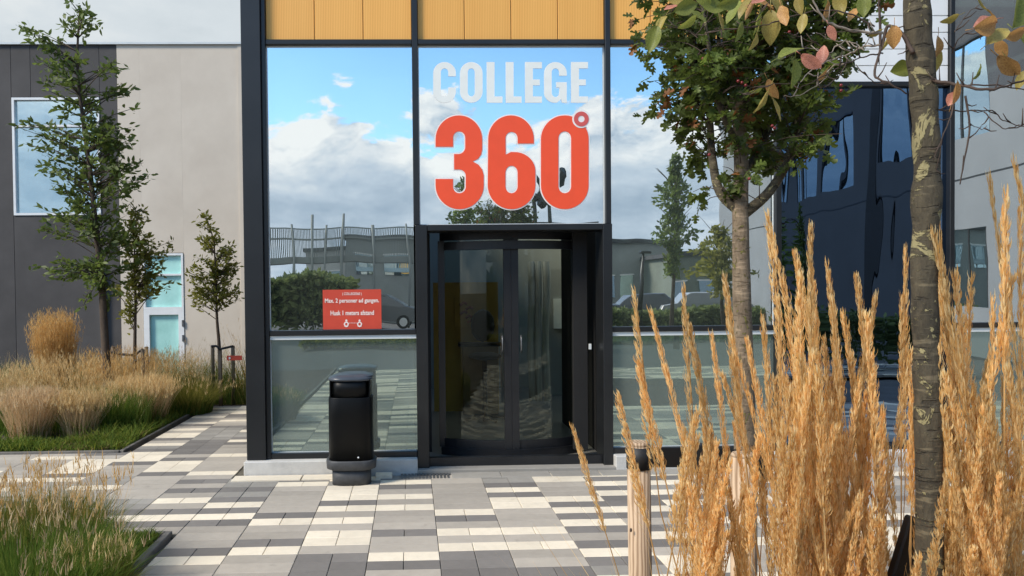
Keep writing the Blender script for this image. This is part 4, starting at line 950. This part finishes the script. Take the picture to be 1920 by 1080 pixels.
# ------------------------------------------------------------------ lichen trunk with autumn leaves
TY2 = 1.45
def autumn_tree():
    tp = smooth_path([P(a, b, TY2) for a, b in [(1745,2000),(1742,940),(1738,700),(1733,520),(1738,330),(1732,180),(1722,60),(1716,-60)]], 8)
    tp[0].z = 0; t = empty('autumn_tree', (tp[0].x, TY2, 0), 'nearest tree with lichen-covered dark trunk and few large autumn leaves', 'tree')
    rr = []
    for i, p in enumerate(tp):
        w = 47 if p.z < 1.3 else 45
        rr.append(w*.5*TY2/F*(1 + .05*math.sin(i*1.3)) * (1.10 if abs(p.z-(H+.18)) < .03 else 1))
    bm = bmesh.new(); add_tube(bm, tp, rr, 26)
    for v in bm.verts:
        nn = noise.noise(v.co*22)*.0022 + noise.noise(v.co*60)*.0012; v.co.x += nn; v.co.y += nn*.5
    from_bm('trunk', bm, 'bark_lichen', t)
    brs = [([(1745,150),(1790,158),(1850,168),(1890,160),(1935,145)], 6.5, 'twig'), ([(1750,155),(1800,160),(1870,160),(1935,172)], 4, 'twig'),
           ([(1712,100),(1690,62),(1664,50),(1652,95),(1650,40),(1646,-30)], 8, 'twig'), ([(1652,90),(1640,140),(1665,155),(1700,175)], 5, 'twig'),
           ([(1655,62),(1600,58),(1560,45),(1545,35),(1528,8),(1515,-25)], 5.5, 'twig_pale'), ([(1650,85),(1618,88),(1595,100),(1560,112),(1525,128),(1500,155)], 4, 'twig_pale'),
           ([(1655,100),(1625,105),(1585,120),(1550,140),(1500,165)], 3, 'twig'), ([(1640,50),(1590,25),(1530,20),(1460,39),(1425,49),(1364,55),(1339,53)], 3, 'twig'),
           ([(1425,49),(1343,58),(1311,66),(1290,58),(1240,45)], 2.4, 'twig'), ([(1500,155),(1440,160),(1400,175),(1385,172)], 2.2, 'twig'), ([(1620,135),(1640,155),(1670,158)], 2.2, 'twig'),
           ([(1790,165),(1785,210),(1770,250),(1750,300)], 3, 'twig'), ([(1810,180),(1818,240),(1808,300),(1800,345)], 4, 'twig'), ([(1750,205),(1800,208),(1860,208),(1880,225),(1925,240)], 3, 'twig'),
           ([(1845,210),(1880,240),(1910,235),(1925,232)], 2.2, 'twig'), ([(1815,230),(1840,242),(1850,236)], 1.6, 'twig'), ([(1790,60),(1800,45),(1820,20),(1845,5)], 2, 'twig'), ([(1785,100),(1800,70),(1830,55),(1850,50)], 2, 'twig'),
           ([(1560,112),(1545,90),(1500,70),(1470,60)], 2.2, 'twig'), ([(1585,120),(1560,125),(1545,150),(1500,178),(1470,180)], 2.4, 'twig_pale'), ([(1600,100),(1570,85),(1555,100),(1520,90),(1480,100)], 2, 'twig_pale'),
           ([(1620,95),(1600,80),(1560,75),(1530,60)], 2.2, 'twig_pale'), ([(1590,110),(1575,140),(1545,165)], 2.2, 'twig'), ([(1752,330),(1762,290),(1768,250)], 1.8, 'twig'), ([(1400,50),(1430,20),(1450,-10)], 1.8, 'twig')]
    for i, (pp, w, m_) in enumerate(brs):
        dep = ((i*37) % 11 - 5)*.018
        pth = smooth_path([P(a, b, TY2 - .02 + dep*min(1, j/2)) for j, (a, b) in enumerate(pp)], 6)
        pth = [q + Vector((0,0,.0012*math.sin(j*1.7))) for j, q in enumerate(pth)]
        tube('branch', pth, [w*.5*TY2/F*(1-.55*j/len(pth)) for j in range(len(pth))], m_, t, 8)
        for j in range(2, len(pth)-2, 6):   # spurs
            d = Vector((random.gauss(0,1), random.gauss(0,.4), random.gauss(.2,.8))).normalized()
            tube('spur', [pth[j], pth[j]+d*.014, pth[j]+d*.026+Vector((0,0,.006))], [.0016, .0011, .0007], m_, t, 5)
    def leafmesh(w, fold, curl, seed):
        rd_ = random.Random(seed); bm = bmesh.new(); nl = 7; rows = []
        for i in range(nl+1):
            s = i/nl; ww = w*math.sin(PI*min(1, s*.96+.03)**.85)**.8*.5*(1+rd_.gauss(0,.04)); row = []
            for k in (-1, -.5, 0, .5, 1):
                x = ww*k; z = fold*abs(k)*ww*1.1 + curl*(s-.4)**2 + .015*math.sin(9*s+k*2) + rd_.gauss(0,.006)
                row.append(bm.verts.new((x, s, z)))
            rows.append(row)
        for a, b in zip(rows, rows[1:]):
            for k in range(4): bm.faces.new((a[k], a[k+1], b[k+1], b[k])).smooth = True
        add_tube(bm, [(0,-.35,-.03),(0,-.15,0),(0,.05,0)], [.014,.012,.01], 5)
        me = bpy.data.meshes.new('leaf'); bm.to_mesh(me); bm.free(); return me
    # px, py, length px, material, in-picture angle (deg, 0 = pointing right), roll, width
    LV = [(1287,14,44,'green',20,.2,.62),(1338,15,44,'green',0,.3,.72),(1290,42,40,'green',215,.9,.5),(1375,24,52,'green',240,1.0,.42),(1225,75,48,'green',255,.4,.55),(1240,45,38,'yellow',240,.8,.45),(1258,16,30,'pink',200,.9,.5),(1395,14,46,'yellow',235,.9,.4),
          (1407,20,38,'orange',250,1.1,.35),(1445,52,60,'yellow',275,.4,.55),(1418,42,44,'green',260,.9,.45),(1432,8,40,'orange',340,.7,.5),(1455,12,44,'yellow',300,.5,.6),(1484,98,60,'green',25,1.0,.42),(1487,138,54,'green',262,.5,.5),(1522,116,46,'pink',330,.7,.5),(1543,102,34,'pink',80,.7,.6),
          (1428,188,62,'yellow',235,1.0,.34),(1455,205,46,'yellow',290,.8,.42),(1449,168,40,'orange',300,.9,.45),(1417,168,30,'green',200,1.0,.4),(1676,70,40,'orange',275,.6,.6),(1660,78,36,'yellow',250,.9,.5),(1757,88,42,'orange',265,.5,.6),(1755,115,46,'yellow',265,.5,.5),(1686,132,34,'green',190,.1,.95),
          (1788,172,42,'orange',85,.6,.6),(1784,186,26,'pink',250,.5,.7),(1850,48,56,'orange',15,.4,.62),(1848,40,50,'pink',195,.8,.5),(1873,66,56,'yellow',35,.6,.5),(1893,125,64,'orange',330,.8,.42),(1888,112,40,'yellow',150,.9,.5),(1834,134,34,'green',55,.9,.5),(1908,22,66,'green',250,.2,.95),(1918,78,50,'green',300,.5,.8),
          (1545,22,40,'orange',250,.7,.5),(1575,8,42,'yellow',285,.6,.55),(1600,28,34,'orange',230,.9,.5),(1505,45,36,'yellow',260,.8,.5),(1560,62,30,'pink',300,.7,.5),(1620,12,40,'green',270,.6,.6),(1385,60,40,'green',250,.7,.5),(1350,42,36,'yellow',290,.8,.5),(1310,32,34,'green',330,.6,.55),(1412,78,38,'yellow',245,.8,.45),(1905,62,44,'orange',20,.6,.55),(1840,12,40,'yellow',320,.8,.5),(1878,92,38,'orange',300,.7,.5),(1915,150,36,'yellow',250,.8,.5),(1700,28,34,'orange',120,.8,.5),(1780,35,34,'yellow',200,.8,.5),
          (1365,5,42,'green',200,.5,.6),(1320,-6,44,'green',300,.6,.6),(1470,30,40,'orange',280,.8,.5),(1425,2,36,'pink',20,.7,.5),(1500,10,36,'yellow',280,.9,.5),(1268,-5,40,'yellow',330,.6,.6),(1540,140,34,'orange',220,.9,.5),(1640,60,30,'yellow',200,1.0,.5),(1860,30,30,'orange',300,.9,.5)]
    for i, (px, py, ln, m_, ang, rl, wd) in enumerate(LV):
        Yl = TY2 + ((i*53) % 13 - 6)*.014 - .03
        me = leafmesh(wd, .25+.35*random.random(), random.uniform(-.35,.35), i); me.materials.append(M['leaf_'+m_])
        c = P(px, py, Yl); a = math.radians(ang); L_ = ln*Yl/F*1.05
        d = Vector((math.cos(a), random.uniform(-.25,.25), math.sin(a))).normalized()
        nrm = Vector((0,-1,0)); nrm = (nrm - d*nrm.dot(d)).normalized(); sd = d.cross(nrm).normalized()
        Rm = Matrix((sd, d, nrm)).transposed().to_4x4(); Rm = Rm @ Matrix.Rotation(rl*random.choice((-1,1)), 4, 'Y')
        mx = Matrix.Translation(c - d*L_*.5) @ Rm @ Matrix.Scale(L_, 4)
        o = bpy.data.objects.new('leaf', me); COL.objects.link(o); o.parent = t; o.matrix_parent_inverse = Matrix.Translation(-Vector(t.location)); o.matrix_basis = mx
autumn_tree()

# ------------------------------------------------------------------ feather reed grass in the foreground
def seed_head(seed, nsp=230, Lt=1.6, Lp=.46, curve=.03):
    """one stalk of unit mesh: thin stem and a dense plume of overlapping spikelets; base at the origin, up is Z"""
    rd_ = np.random.default_rng(seed); V = []
    def axis(s): return np.stack([curve*np.sin(s*PI)*Lt*.5, np.zeros_like(s), s*Lt], -1)
    s = np.linspace(0, 1, 4)
    k0 = 1-Lp/Lt; t = rd_.beta(1.15, 1.0, nsp); t = np.sort(t)
    s_ = k0 + (1-k0)*t; c = axis(s_)
    env = (.0020 + .0086*np.sin(PI*np.clip(t**.7*.70+.28, 0, 1))**1.1)*(1+.16*np.sin(t*(23+seed)+seed*2)+.14*np.sin(t*(57+3*seed)+2*seed)); env = np.where(t > .9, env*(1-(t-.9)*6), env)
    a = rd_.uniform(0, 2*PI, nsp); rr = env*rd_.uniform(.25, 1.0, nsp)
    pos = c + np.stack([rr*np.cos(a)*.6, rr*np.sin(a)*.6, np.zeros(nsp)], -1)
    out = np.stack([np.cos(a), np.sin(a), np.zeros(nsp)], -1)
    d = np.array([0, 0, 1.0]) + out*rd_.uniform(.05, .26, nsp)[:, None]; d /= np.linalg.norm(d, axis=1)[:, None]
    ln = rd_.uniform(.013, .030, nsp); w = rd_.uniform(.0014, .0029, nsp)
    side = np.cross(d, out + rd_.normal(0, .5, (nsp, 3))); side /= np.linalg.norm(side, axis=1)[:, None]
    A = np.empty((nsp, 4, 2, 3))
    for i, (q, ww) in enumerate(((0, .3), (.3, 1), (.65, .8), (1, .06))):
        cc = pos + d*(ln*q)[:, None] + out*(.10*ln*math.sin(q*PI))[:, None]
        A[:, i, 0] = cc - side*(w*ww/2)[:, None]; A[:, i, 1] = cc + side*(w*ww/2)[:, None]
    # stem: two crossed strips
    S = []
    for ang in (0, PI/2, PI/4):
        B = np.empty((1, 4, 2, 3)); ss = np.linspace(0, .995, 4); cc = axis(ss); off = np.array([math.cos(ang), math.sin(ang), 0])*.0013
        B[0, :, 0] = cc-off; B[0, :, 1] = cc+off; S.append(B)
    V = np.concatenate([A]+S, 0); mi = np.r_[np.zeros(nsp), np.ones(3)]
    me = quads_mesh('seed_head', V, 4, mi); me.materials.append(M['seed']); me.materials.append(M['stem']); return me
HEADS = [seed_head(k, 400+40*(k % 3), 1.6, .34+.035*(k % 6), .015+.03*((k*7) % 4)) for k in range(14)]
def add_head(t, base, tip):
    d = tip-base; ln = d.length; me = random.choice(HEADS)
    q = Vector((0,0,1)).rotation_difference(d.normalized()); o = bpy.data.objects.new('seed_head', me); COL.objects.link(o); o.parent = t
    o.matrix_parent_inverse = Matrix.Translation(-Vector(t.location))
    o.matrix_basis = Matrix.Translation(base) @ q.to_matrix().to_4x4() @ Matrix.Rotation(random.choice((0, PI, random.uniform(0, 2*PI))), 4, 'Z') @ Matrix.Diagonal((random.uniform(.75,1.35),)*2+(ln/1.6, 1))
def reed(label, Y, cpx, tips, nrand, rx, tip_y, basew=.10, dy=.16, nblade=260):
    c = P(cpx, 1080, Y); base0 = Vector((c.x, Y, 0)); t = empty('reed_grass', base0, label, 'grass', 'feather reed grasses in the foreground')
    for (tx, ty, bx_) in tips:
        Yt = Y + random.uniform(-dy, dy)*.6; tip = P(tx, ty, Yt); mid = P(bx_, 1080, Yt); k = tip.z/(tip.z-mid.z); b = tip + (mid-tip)*k
        b.z = 0; b.y = Y+random.uniform(-.08,.08); add_head(t, b, tip)
    for i in range(nrand):
        tx = random.gauss(0, .5)*rx; tx = max(-rx, min(rx, tx)); ty = random.uniform(*tip_y) + 90*abs(tx/rx)
        Yt = Y+random.uniform(-dy, dy); tip = P(cpx+tx, ty, Yt); b = Vector((c.x + tx*Y/F*random.uniform(.05,.95) + random.gauss(0,.02), Y+random.uniform(-.12,.12), 0)); add_head(t, b, tip)
    p, _ = clump_pts(nblade, c.x, Y, basew*1.3)
    grass_obj('leaf_blades', [blades(np.c_[p, np.zeros(nblade)], rng.uniform(.4, 1.0, nblade), rng.uniform(.1, .7, nblade), .005)], ['straw_orange'], t, kind='stuff')
    return t
reed('leftmost reed grass clump, sparse heads leaning left over the pale post', 1.72, 1345,
     [(1075,805,1168),(1160,742,1268),(1190,548,1335),(1196,682,1290),(1222,590,1345),(1283,545,1395),(1290,600,1400),(1335,632,1385),(1312,725,1368),(1360,522,1432),(1366,560,1420),(1372,640,1425),(1334,805,1362),(1400,640,1440),(1352,700,1400)],
     34, 80, (730, 1040))
reed('dense middle reed grass clump between the two trunks', 1.64, 1545,
     [(1440,405,1500),(1445,440,1525),(1490,478,1520),(1500,520,1530),(1520,425,1535),(1524,520,1545),(1552,500,1590),(1560,560,1600),(1605,522,1600),(1643,558,1625),(1625,590,1612),(1697,470,1640),(1690,560,1650),(1710,662,1650),(1460,560,1510),(1475,600,1520),(1580,590,1590),(1640,690,1630),(1430,600,1470),(1545,640,1560)],
     118, 122, (630, 1070), dy=.24)
reed('right reed grass clump in front of the lichen-covered trunk', 1.52, 1835,
     [(1752,335,1850),(1750,440,1830),(1756,480,1840),(1855,340,1925),(1885,365,1930),(1822,525,1840),(1862,562,1865),(1790,520,1830),(1735,590,1770),(1712,690,1745),(1900,520,1880),(1912,400,1915),(1770,600,1800),(1805,600,1825),(1758,650,1775),(1880,620,1880),(1902,310,1960),(1730,760,1735),(1766,560,1790)],
     95, 115, (650, 1070), dy=.2)

# ------------------------------------------------------------------ what the glass mirrors: the campus behind the camera
def Q(px, py, V):
    """a place behind the camera that the facade mirrors at picture position (px, py); V is the length of the mirrored path"""
    p = P(px, py, V); return Vector((p.x, 2*GY - V, p.z))
# wing with window bays, running back on the right
M['wing_wall'] = mat('wing_wall', (.24,.26,.28), .85, 0, .08, .8, .1, 40)
M['wing_dimmed'] = mat('wing_dimmed', (.050,.053,.058), .85, 0, .12, .8)  # wall darkened where the dark pane mirrors it; the pane's dimming put into colour
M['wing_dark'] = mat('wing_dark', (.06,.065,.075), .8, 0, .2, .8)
wv = [(Q(1359, 540, 33)), (Q(2500, 540, 9.3))]
w0, w1 = Vector((wv[0].x, wv[0].y, 0)), Vector((wv[1].x, wv[1].y, 0))
wd = (w1-w0); wl = wd.length; wd.normalize(); ang = math.atan2(wd.y, wd.x)
wing = empty('school_wing', (w0.x, w0.y, 0), 'tall grey panelled school wing with windows, mirrored in the right panes', 'building')
def wbox(name, s0, s1, t0, t1, z0, z1, m_, par=None):
    bm = bmesh.new(); add_box(bm, s0, s1, -t1, -t0, z0, z1); bmesh.ops.transform(bm, matrix=Matrix.Translation(w0) @ Matrix.Rotation(ang, 4, 'Z'), verts=bm.verts)
    return from_bm(name, bm, m_, par or wing)
WH = 8.8
def s_of(px):   # position along the wing wall mirrored at px
    lo, hi = 0, wl
    for _ in range(40):
        mid = (lo+hi)/2; q = w0+wd*mid; V = 2*GY-q.y; v = CM @ np.array([q.x, V, 0]); p = PX+F*v[0]/v[2]
        if p < px: lo = mid
        else: hi = mid
    return lo
def z_of(px, py):
    s = s_of(px); q = w0+wd*s; V = 2*GY-q.y; return P(px, py, V).z
wins = [(1375, 1398, 230, 330), (1480, 1500, 250, 372), (1508, 1532, 238, 368), (1551, 1587, 222, 353), (1655, 1846, 175, 235)]
zw0, zw1 = z_of(1569, 355), z_of(1569, 224)
bays = [(s_of(1480), s_of(1500)), (s_of(1508), s_of(1532)), (s_of(1553), s_of(1588)), (s_of(1657), s_of(1765)), (s_of(1770), s_of(1848))]
lowb = [(s_of(1600), s_of(1612)), (s_of(1775), s_of(1862))]
zl0, zl1 = z_of(1820, 575), z_of(1820, 428)
zx0, zx1 = z_of(1715, 288), z_of(1820, 75)
prev = 0
side = 1  # outer side of the wall faces the court (negative local y)
for i, (a, b) in enumerate(bays):
    q0, q1 = (zw0, zw1) if i < 3 else (zx0, zx1)
    wbox('wall_panel', prev if i else s_of(1466), a-.02, 0, .3, 0, WH, 'wing_dimmed'); prev = b+.02
    wbox('wall_panel', a-.02, b+.02, 0, .3, q1, WH, 'wing_dark' if i > 2 else 'wing_dimmed')
    if i == 0: wbox('wall_panel', 0, s_of(1466)-.01, 0, .3, 0, WH, 'wing_wall')
    if i == 3: wbox('black_column', s_of(1624), s_of(1652), -.012, -.001, 0, WH, 'black_matt')  # flat black strip standing slightly proud of the wall, full height
    if i != 4: wbox('wall_panel', a-.02, b+.02, 0, .3, 0, q0, 'wing_dimmed')
    else:
        wbox('wall_panel', a-.02, b+.02, 0, .3, zl1, q0, 'wing_wall'); wbox('wall_panel', a-.02, b+.02, 0, .3, 0, zl0, 'wing_wall')
        wn = wbox('window', a-.015, b+.015, .04, .05, zl0, zl1, 'glass_far')
        for f in (0, .5, 1): wbox('frame', a+(b-a)*f-.03, a+(b-a)*f+.03, .02, .039, zl0, zl1, 'inner_frame', wn)
    wn = wbox('window', a-.015, b+.015, .04, .05, q0, q1, 'glass_far')
    for f in (0, .45, 1): wbox('frame', a+(b-a)*f-.03, a+(b-a)*f+.03, .02, .039, q0, q1, 'inner_frame', wn)
    wbox('window_head', a-.02, b+.02, -.03, .02, q1, q1+.05, 'inner_frame')
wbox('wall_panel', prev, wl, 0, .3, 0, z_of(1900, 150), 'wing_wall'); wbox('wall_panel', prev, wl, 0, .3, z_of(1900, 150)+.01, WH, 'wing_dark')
wbox('joint', 0, wl, -.006, 0.0, z_of(1840, 325)-.02, z_of(1840, 325)+.02, 'inner_frame')
wbox('rear_wall', 0, wl, 6, 6.3, 0, WH, 'wing_wall'); wbox('end_wall', -.3, 0, 0, 6.3, 0, WH, 'wing_wall'); wbox('roof', -.3, wl, -.05, 6.35, WH, WH+.3, 'wing_dark')
wbox('room_back', 0, wl, 3.2, 3.3, 0, WH-.1, 'wing_dark')
# grey hall, low hall, and walkway
def hall_building(name, label, pxa, pxb, pyt, V, depth, m_, cols=0, wz=None):
    a, b = Q(pxa, pyt, V), Q(pxb, pyt, V); t = empty(name, ((a.x+b.x)/2, a.y, 0), label, 'building')
    box('wall', a.x, b.x, a.y-depth, a.y, -.05, a.z, m_, t); box('roof', a.x-.2, b.x+.2, a.y-depth-.2, a.y+.2, a.z+.001, a.z+.25, 'wing_dark', t)
    if cols:
        for i in range(cols):
            x = a.x+(b.x-a.x)*(i+.2)/cols; f = box('window', x, x+(b.x-a.x)/cols*.6, a.y+.001, a.y+.05, wz[0], wz[1], 'glass_far', t)
            box('frame', x-.05, x+(b.x-a.x)/cols*.6+.05, a.y+.0, a.y+.08, wz[1]+.001, wz[1]+.08, 'white_metal', f)
    return t
M['hall_grey'] = mat('hall_grey', (.26,.29,.29), .8, 0, .15, .6)
M['hall_green'] = mat('hall_green', (.17,.20,.17), .8, 0, .2, .6)
M['hall_pale'] = mat('hall_pale', (.48,.50,.50), .8, 0, .1, .6)
hall_building('sports_hall', 'dark grey hall mirrored in the left window', 655, 830, 448, 42, 12, 'hall_grey', 3, (2.6, 3.8))
hall_building('low_hall', 'pale low hall mirrored behind the dark grey hall', 570, 655, 470, 48, 10, 'hall_pale', 2, (1.5, 3.0))
hall_building('workshop', 'long grey workshop mirrored in the pane right of the door', 1120, 1262, 455, 46, 14, 'hall_grey', 4, (1.2, 2.6))
hall_building('green_hall', 'dark green low hall mirrored beside the tree', 1262, 1400, 480, 40, 12, 'hall_green', 3, (1.0, 2.0))
hall_building('arched_hall', 'wide low hall mirrored under the lettering', 840, 1120, 425, 70, 10, 'hall_pale', 6, (3.0, 5.0))
# mirrored walkway with railing
wk = empty('footbridge', (Q(640, 480, 34).x, Q(640, 480, 34).y, 0), 'raised footbridge with railing and tall posts mirrored in the left window', 'bridge')
a, b = Q(470, 480, 34), Q(800, 480, 34)
box('deck', a.x, b.x, a.y-1, a.y, Q(640,486,34).z-.15, Q(640,480,34).z, 'hall_grey', wk)
zt_, zm_ = Q(640,424,34).z, Q(640,444,34).z
box('handrail', a.x, b.x, a.y-.06, a.y, zt_-.06, zt_, 'hall_grey', wk); box('handrail', a.x, b.x, a.y-.06, a.y, zm_-.08, zm_, 'hall_grey', wk)
for px in (543, 583, 612, 647, 702, 760):
    q = Q(px, 418 if px not in (583, 647) else 398, 34); tube('post', [(q.x, q.y+.08, 0), (q.x, q.y+.08, q.z)], .06, 'hall_grey', wk, 8)
bm = bmesh.new()
for i in range(110):
    x = a.x+(b.x-a.x)*i/110; add_box(bm, x, x+.035, a.y-.05, a.y-.02, Q(640,480,34).z, zt_-.07)
from_bm('baluster', bm, 'hall_grey', wk, kind='stuff')
# trees and hedges behind the camera
def round_tree(name, label, px, pyt, pyb, V, rpx, h_px, leafsz=.16, n=1800, m_='leaf_ash', group=None):
    top = Q(px, pyt, V); foot = Vector((top.x, top.y, 0)); hz = Q(px, pyb, V).z; t = empty(name, foot, label, 'tree', group)
    tube('trunk', [foot, foot.lerp(top, .5)+Vector((.05,0,0)), top], [.09, .05, .012], 'bark_small', t, 8)
    rw = rpx*V/F; zc = np.clip(rng.beta(1.4, 1.6, n), 0, 1); zz = hz+(top.z-hz)*zc; env = rw*(np.sin(PI*np.clip(zc*.85+.12,0,1)))*(.7+.3*np.sin(zc*19+px)+.15*np.sin(zc*43))
    a = rng.uniform(0, 2*PI, n); r = env*np.sqrt(rng.uniform(0, 1, n)); pos = np.stack([top.x+r*np.cos(a), top.y+r*np.sin(a), zz], -1)
    d = rng.normal(0, 1, (n, 3)); d[:, 2] += .2; d /= np.linalg.norm(d, axis=1)[:, None]; ln = rng.uniform(.7, 1.3, n)*leafsz
    grass_obj('crown', [leaf_strip(pos, d, ln, ln*.5)], [m_], t, kind='stuff')
    bm = bmesh.new()
    for i in range(22):
        z = random.uniform(hz, top.z*.9); aa = random.uniform(0, 2*PI); add_tube(bm, [(top.x, top.y, z), (top.x+rw*.7*math.cos(aa), top.y+rw*.7*math.sin(aa), z+rw*.8)], [.02, .005], 4, False)
    from_bm('branches', bm, 'bark_small', t)
G3 = 'trees mirrored in the entrance glass'
round_tree('poplar', 'slim tall tree mirrored in the pane right of the door', 1264, 288, 520, 19, 46, 0, .13, 2200, group=G3)
round_tree('broad_tree', 'paler tree mirrored at the edge of the right pane', 1352, 420, 560, 26, 55, 0, .18, 1800, 'leaf_young', group=G3)
round_tree('small_conifer', 'small dark tree mirrored below the numeral three', 864, 330, 520, 22, 30, 0, .14, 1500, group=G3)
round_tree('shrub', 'dark shrub mirrored at the foot of the dark right pane', 1492, 385, 640, 15, 26, 0, .11, 1100, group=G3)
def hedge(name, label, pxa, pxb, pyt, V, n, depth=3, m_='bush_green', sz=.25):
    a, b = Q(pxa, pyt, V), Q(pxb, pyt, V); hgt = a.z; x = rng.uniform(a.x, b.x, n); y_ = a.y-rng.uniform(0, depth, n)
    top = hgt*(.8+.25*np.array([noise.noise(Vector((v*.35, 2, 7))) for v in x])); z_ = top*np.sqrt(rng.uniform(0, 1, n)); d = rng.normal(0, 1, (n, 3)); d /= np.linalg.norm(d, axis=1)[:, None]; ln = rng.uniform(.6, 1.4, n)*sz
    t = grass_obj(name, [leaf_strip(np.stack([x, y_, z_], -1), d, ln, ln*.6)], [m_], kind='stuff', label=label, cat='hedge'); return t
hedge('shrubbery', 'dark green shrubbery mirrored at the left of the window', 480, 655, 500, 30, 9000, 3)
hedge('shrubbery', 'low shrubbery along the parking area mirrored in the right pane', 1100, 1460, 574, 28, 7000, 1.2, sz=.2)
hedge('ornamental_grasses', 'low tawny planting behind the camera mirrored in the lower left pane', 560, 800, 640, 21, 5000, 1.5, 'leaf_young', .10)
hedge('shrubbery', 'low green planting behind the camera mirrored low in the right pane', 1150, 1500, 640, 22, 5000, 1.5, sz=.12)
hedge('shrubbery', 'dark foliage at the foot of the school wing', 1470, 1780, 560, 13.6, 3200, .5, sz=.10)
# mast sculpture mirrored below the numerals
sp = empty('steel_sculpture', (Q(1020, 500, 24).x, Q(1020, 500, 24).y, 0), 'dark bent steel frame sculpture mirrored under the last numeral', 'sculpture')
for pth in ([(998,560),(1000,390),(1002,345),(1008,325)], [(1036,560),(1035,400),(1028,372),(1005,365)], [(1002,375),(1020,365),(1035,385)], [(1008,325),(1018,350),(1006,372)]):
    tube('steel_tube', smooth_path([Q(a, b, 24) for a, b in pth], 4), .07, 'black_frame', sp, 8)
bm = bmesh.new(); blob(bm, Q(1019, 376, 24), (.22, .16, .26), jit=.03); from_bm('steel_body', bm, 'black_frame', sp)
bm = bmesh.new(); blob(bm, Q(1053, 330, 24), (.12, .12, .35), jit=.02); from_bm('steel_body', bm, 'black_frame', sp)
# street lamp and parked cars
lp = empty('street_lamp', (Q(1198, 560, 28).x, Q(1198, 560, 28).y, 0), 'slim street lamp mirrored in the pane right of the door', 'street lamp')
q = Q(1198, 475, 28); tube('lamp_post', [(q.x, q.y, 0), (q.x, q.y, q.z)], [.07, .045], 'black_frame', lp, 8); box('lamp_head', q.x-.12, q.x+.35, q.y-.1, q.y+.1, q.z, q.z+.10, 'black_frame', lp, .02)
def car(label, x, y, rot, paint):
    M['paint_'+str(paint)] = mat('paint', paint, .25, 0, .02)
    t = bpy.data.objects.new('parked_car', None); COL.objects.link(t); t.location = (x, y, 0); props(t, label, 'car', 'cars parked behind the camera')
    prof = [(-2.15,.35),(-2.2,.75),(-2.05,.95),(-1.2,1.0),(-.65,1.42),(.75,1.46),(1.45,1.02),(2.1,.9),(2.2,.6),(2.15,.35)]
    bm = bmesh.new(); rows = []
    for yy, inset in ((-.86,.08),(-.8,0),(.8,0),(.86,.08)):
        rows.append([bm.verts.new((a*(1-inset*.1), yy*(1-.12*max(0,b-.95)/.5), b-inset*.3)) for a, b in prof])
    for a, b in zip(rows, rows[1:]):
        for k in range(len(prof)): bm.faces.new((a[k], a[(k+1)%len(prof)], b[(k+1)%len(prof)], b[k]))
    bm.faces.new(rows[0]); bm.faces.new(rows[-1]); me = bpy.data.meshes.new('body'); bmesh.ops.recalc_face_normals(bm, faces=bm.faces[:]); bm.to_mesh(me); bm.free(); me.materials.append(M['paint_'+str(paint)])
    o = bpy.data.objects.new('body', me); COL.objects.link(o); o.parent = t
    for sgn in (-1, 1):
        bm = bmesh.new(); vs = [bm.verts.new((a, sgn*(.83 if b < 1.2 else .765), b)) for a, b in ((-1.08,1.03),(-.6,1.36),(.68,1.39),(1.25,1.03))]; vs2 = [bm.verts.new((v.co.x, v.co.y-sgn*.03, v.co.z)) for v in vs]
        bm.faces.new(vs); 
        for k in range(4): bm.faces.new((vs[k], vs[(k+1)%4], vs2[(k+1)%4], vs2[k]))
        me = bpy.data.meshes.new('side_window'); bm.to_mesh(me); bm.free(); me.materials.append(M['inner_frame']); o = bpy.data.objects.new('side_window', me); COL.objects.link(o); o.parent = t
        for wx in (-1.35, 1.35):
            bm = bmesh.new(); add_tube(bm, [(wx, sgn*.68, .32), (wx, sgn*.88, .32)], .32, 18); me = bpy.data.meshes.new('wheel'); bm.to_mesh(me); bm.free(); me.materials.append(M['rubber']); o = bpy.data.objects.new('wheel', me); COL.objects.link(o); o.parent = t
            bm = bmesh.new(); add_tube(bm, [(wx, sgn*.87, .32), (wx, sgn*.89, .32)], .2, 14); me = bpy.data.meshes.new('rim'); bm.to_mesh(me); bm.free(); me.materials.append(M['white_metal']); r = bpy.data.objects.new('rim', me); COL.objects.link(r); r.parent = o
    t.rotation_euler.z = rot
for px, V, paint, lb in ((1325, 31, (.32,.34,.36), 'silver hatchback mirrored in the pane right of the door'), (1205, 32, (.10,.11,.13), 'charcoal parked car mirrored beside the street lamp'), (700, 34, (.16,.17,.18), 'dark grey parked car mirrored below the dark hall')):
    q = Q(px, 600, V); car(lb, q.x, q.y, .1, paint)
bpy.context.view_layer.update()
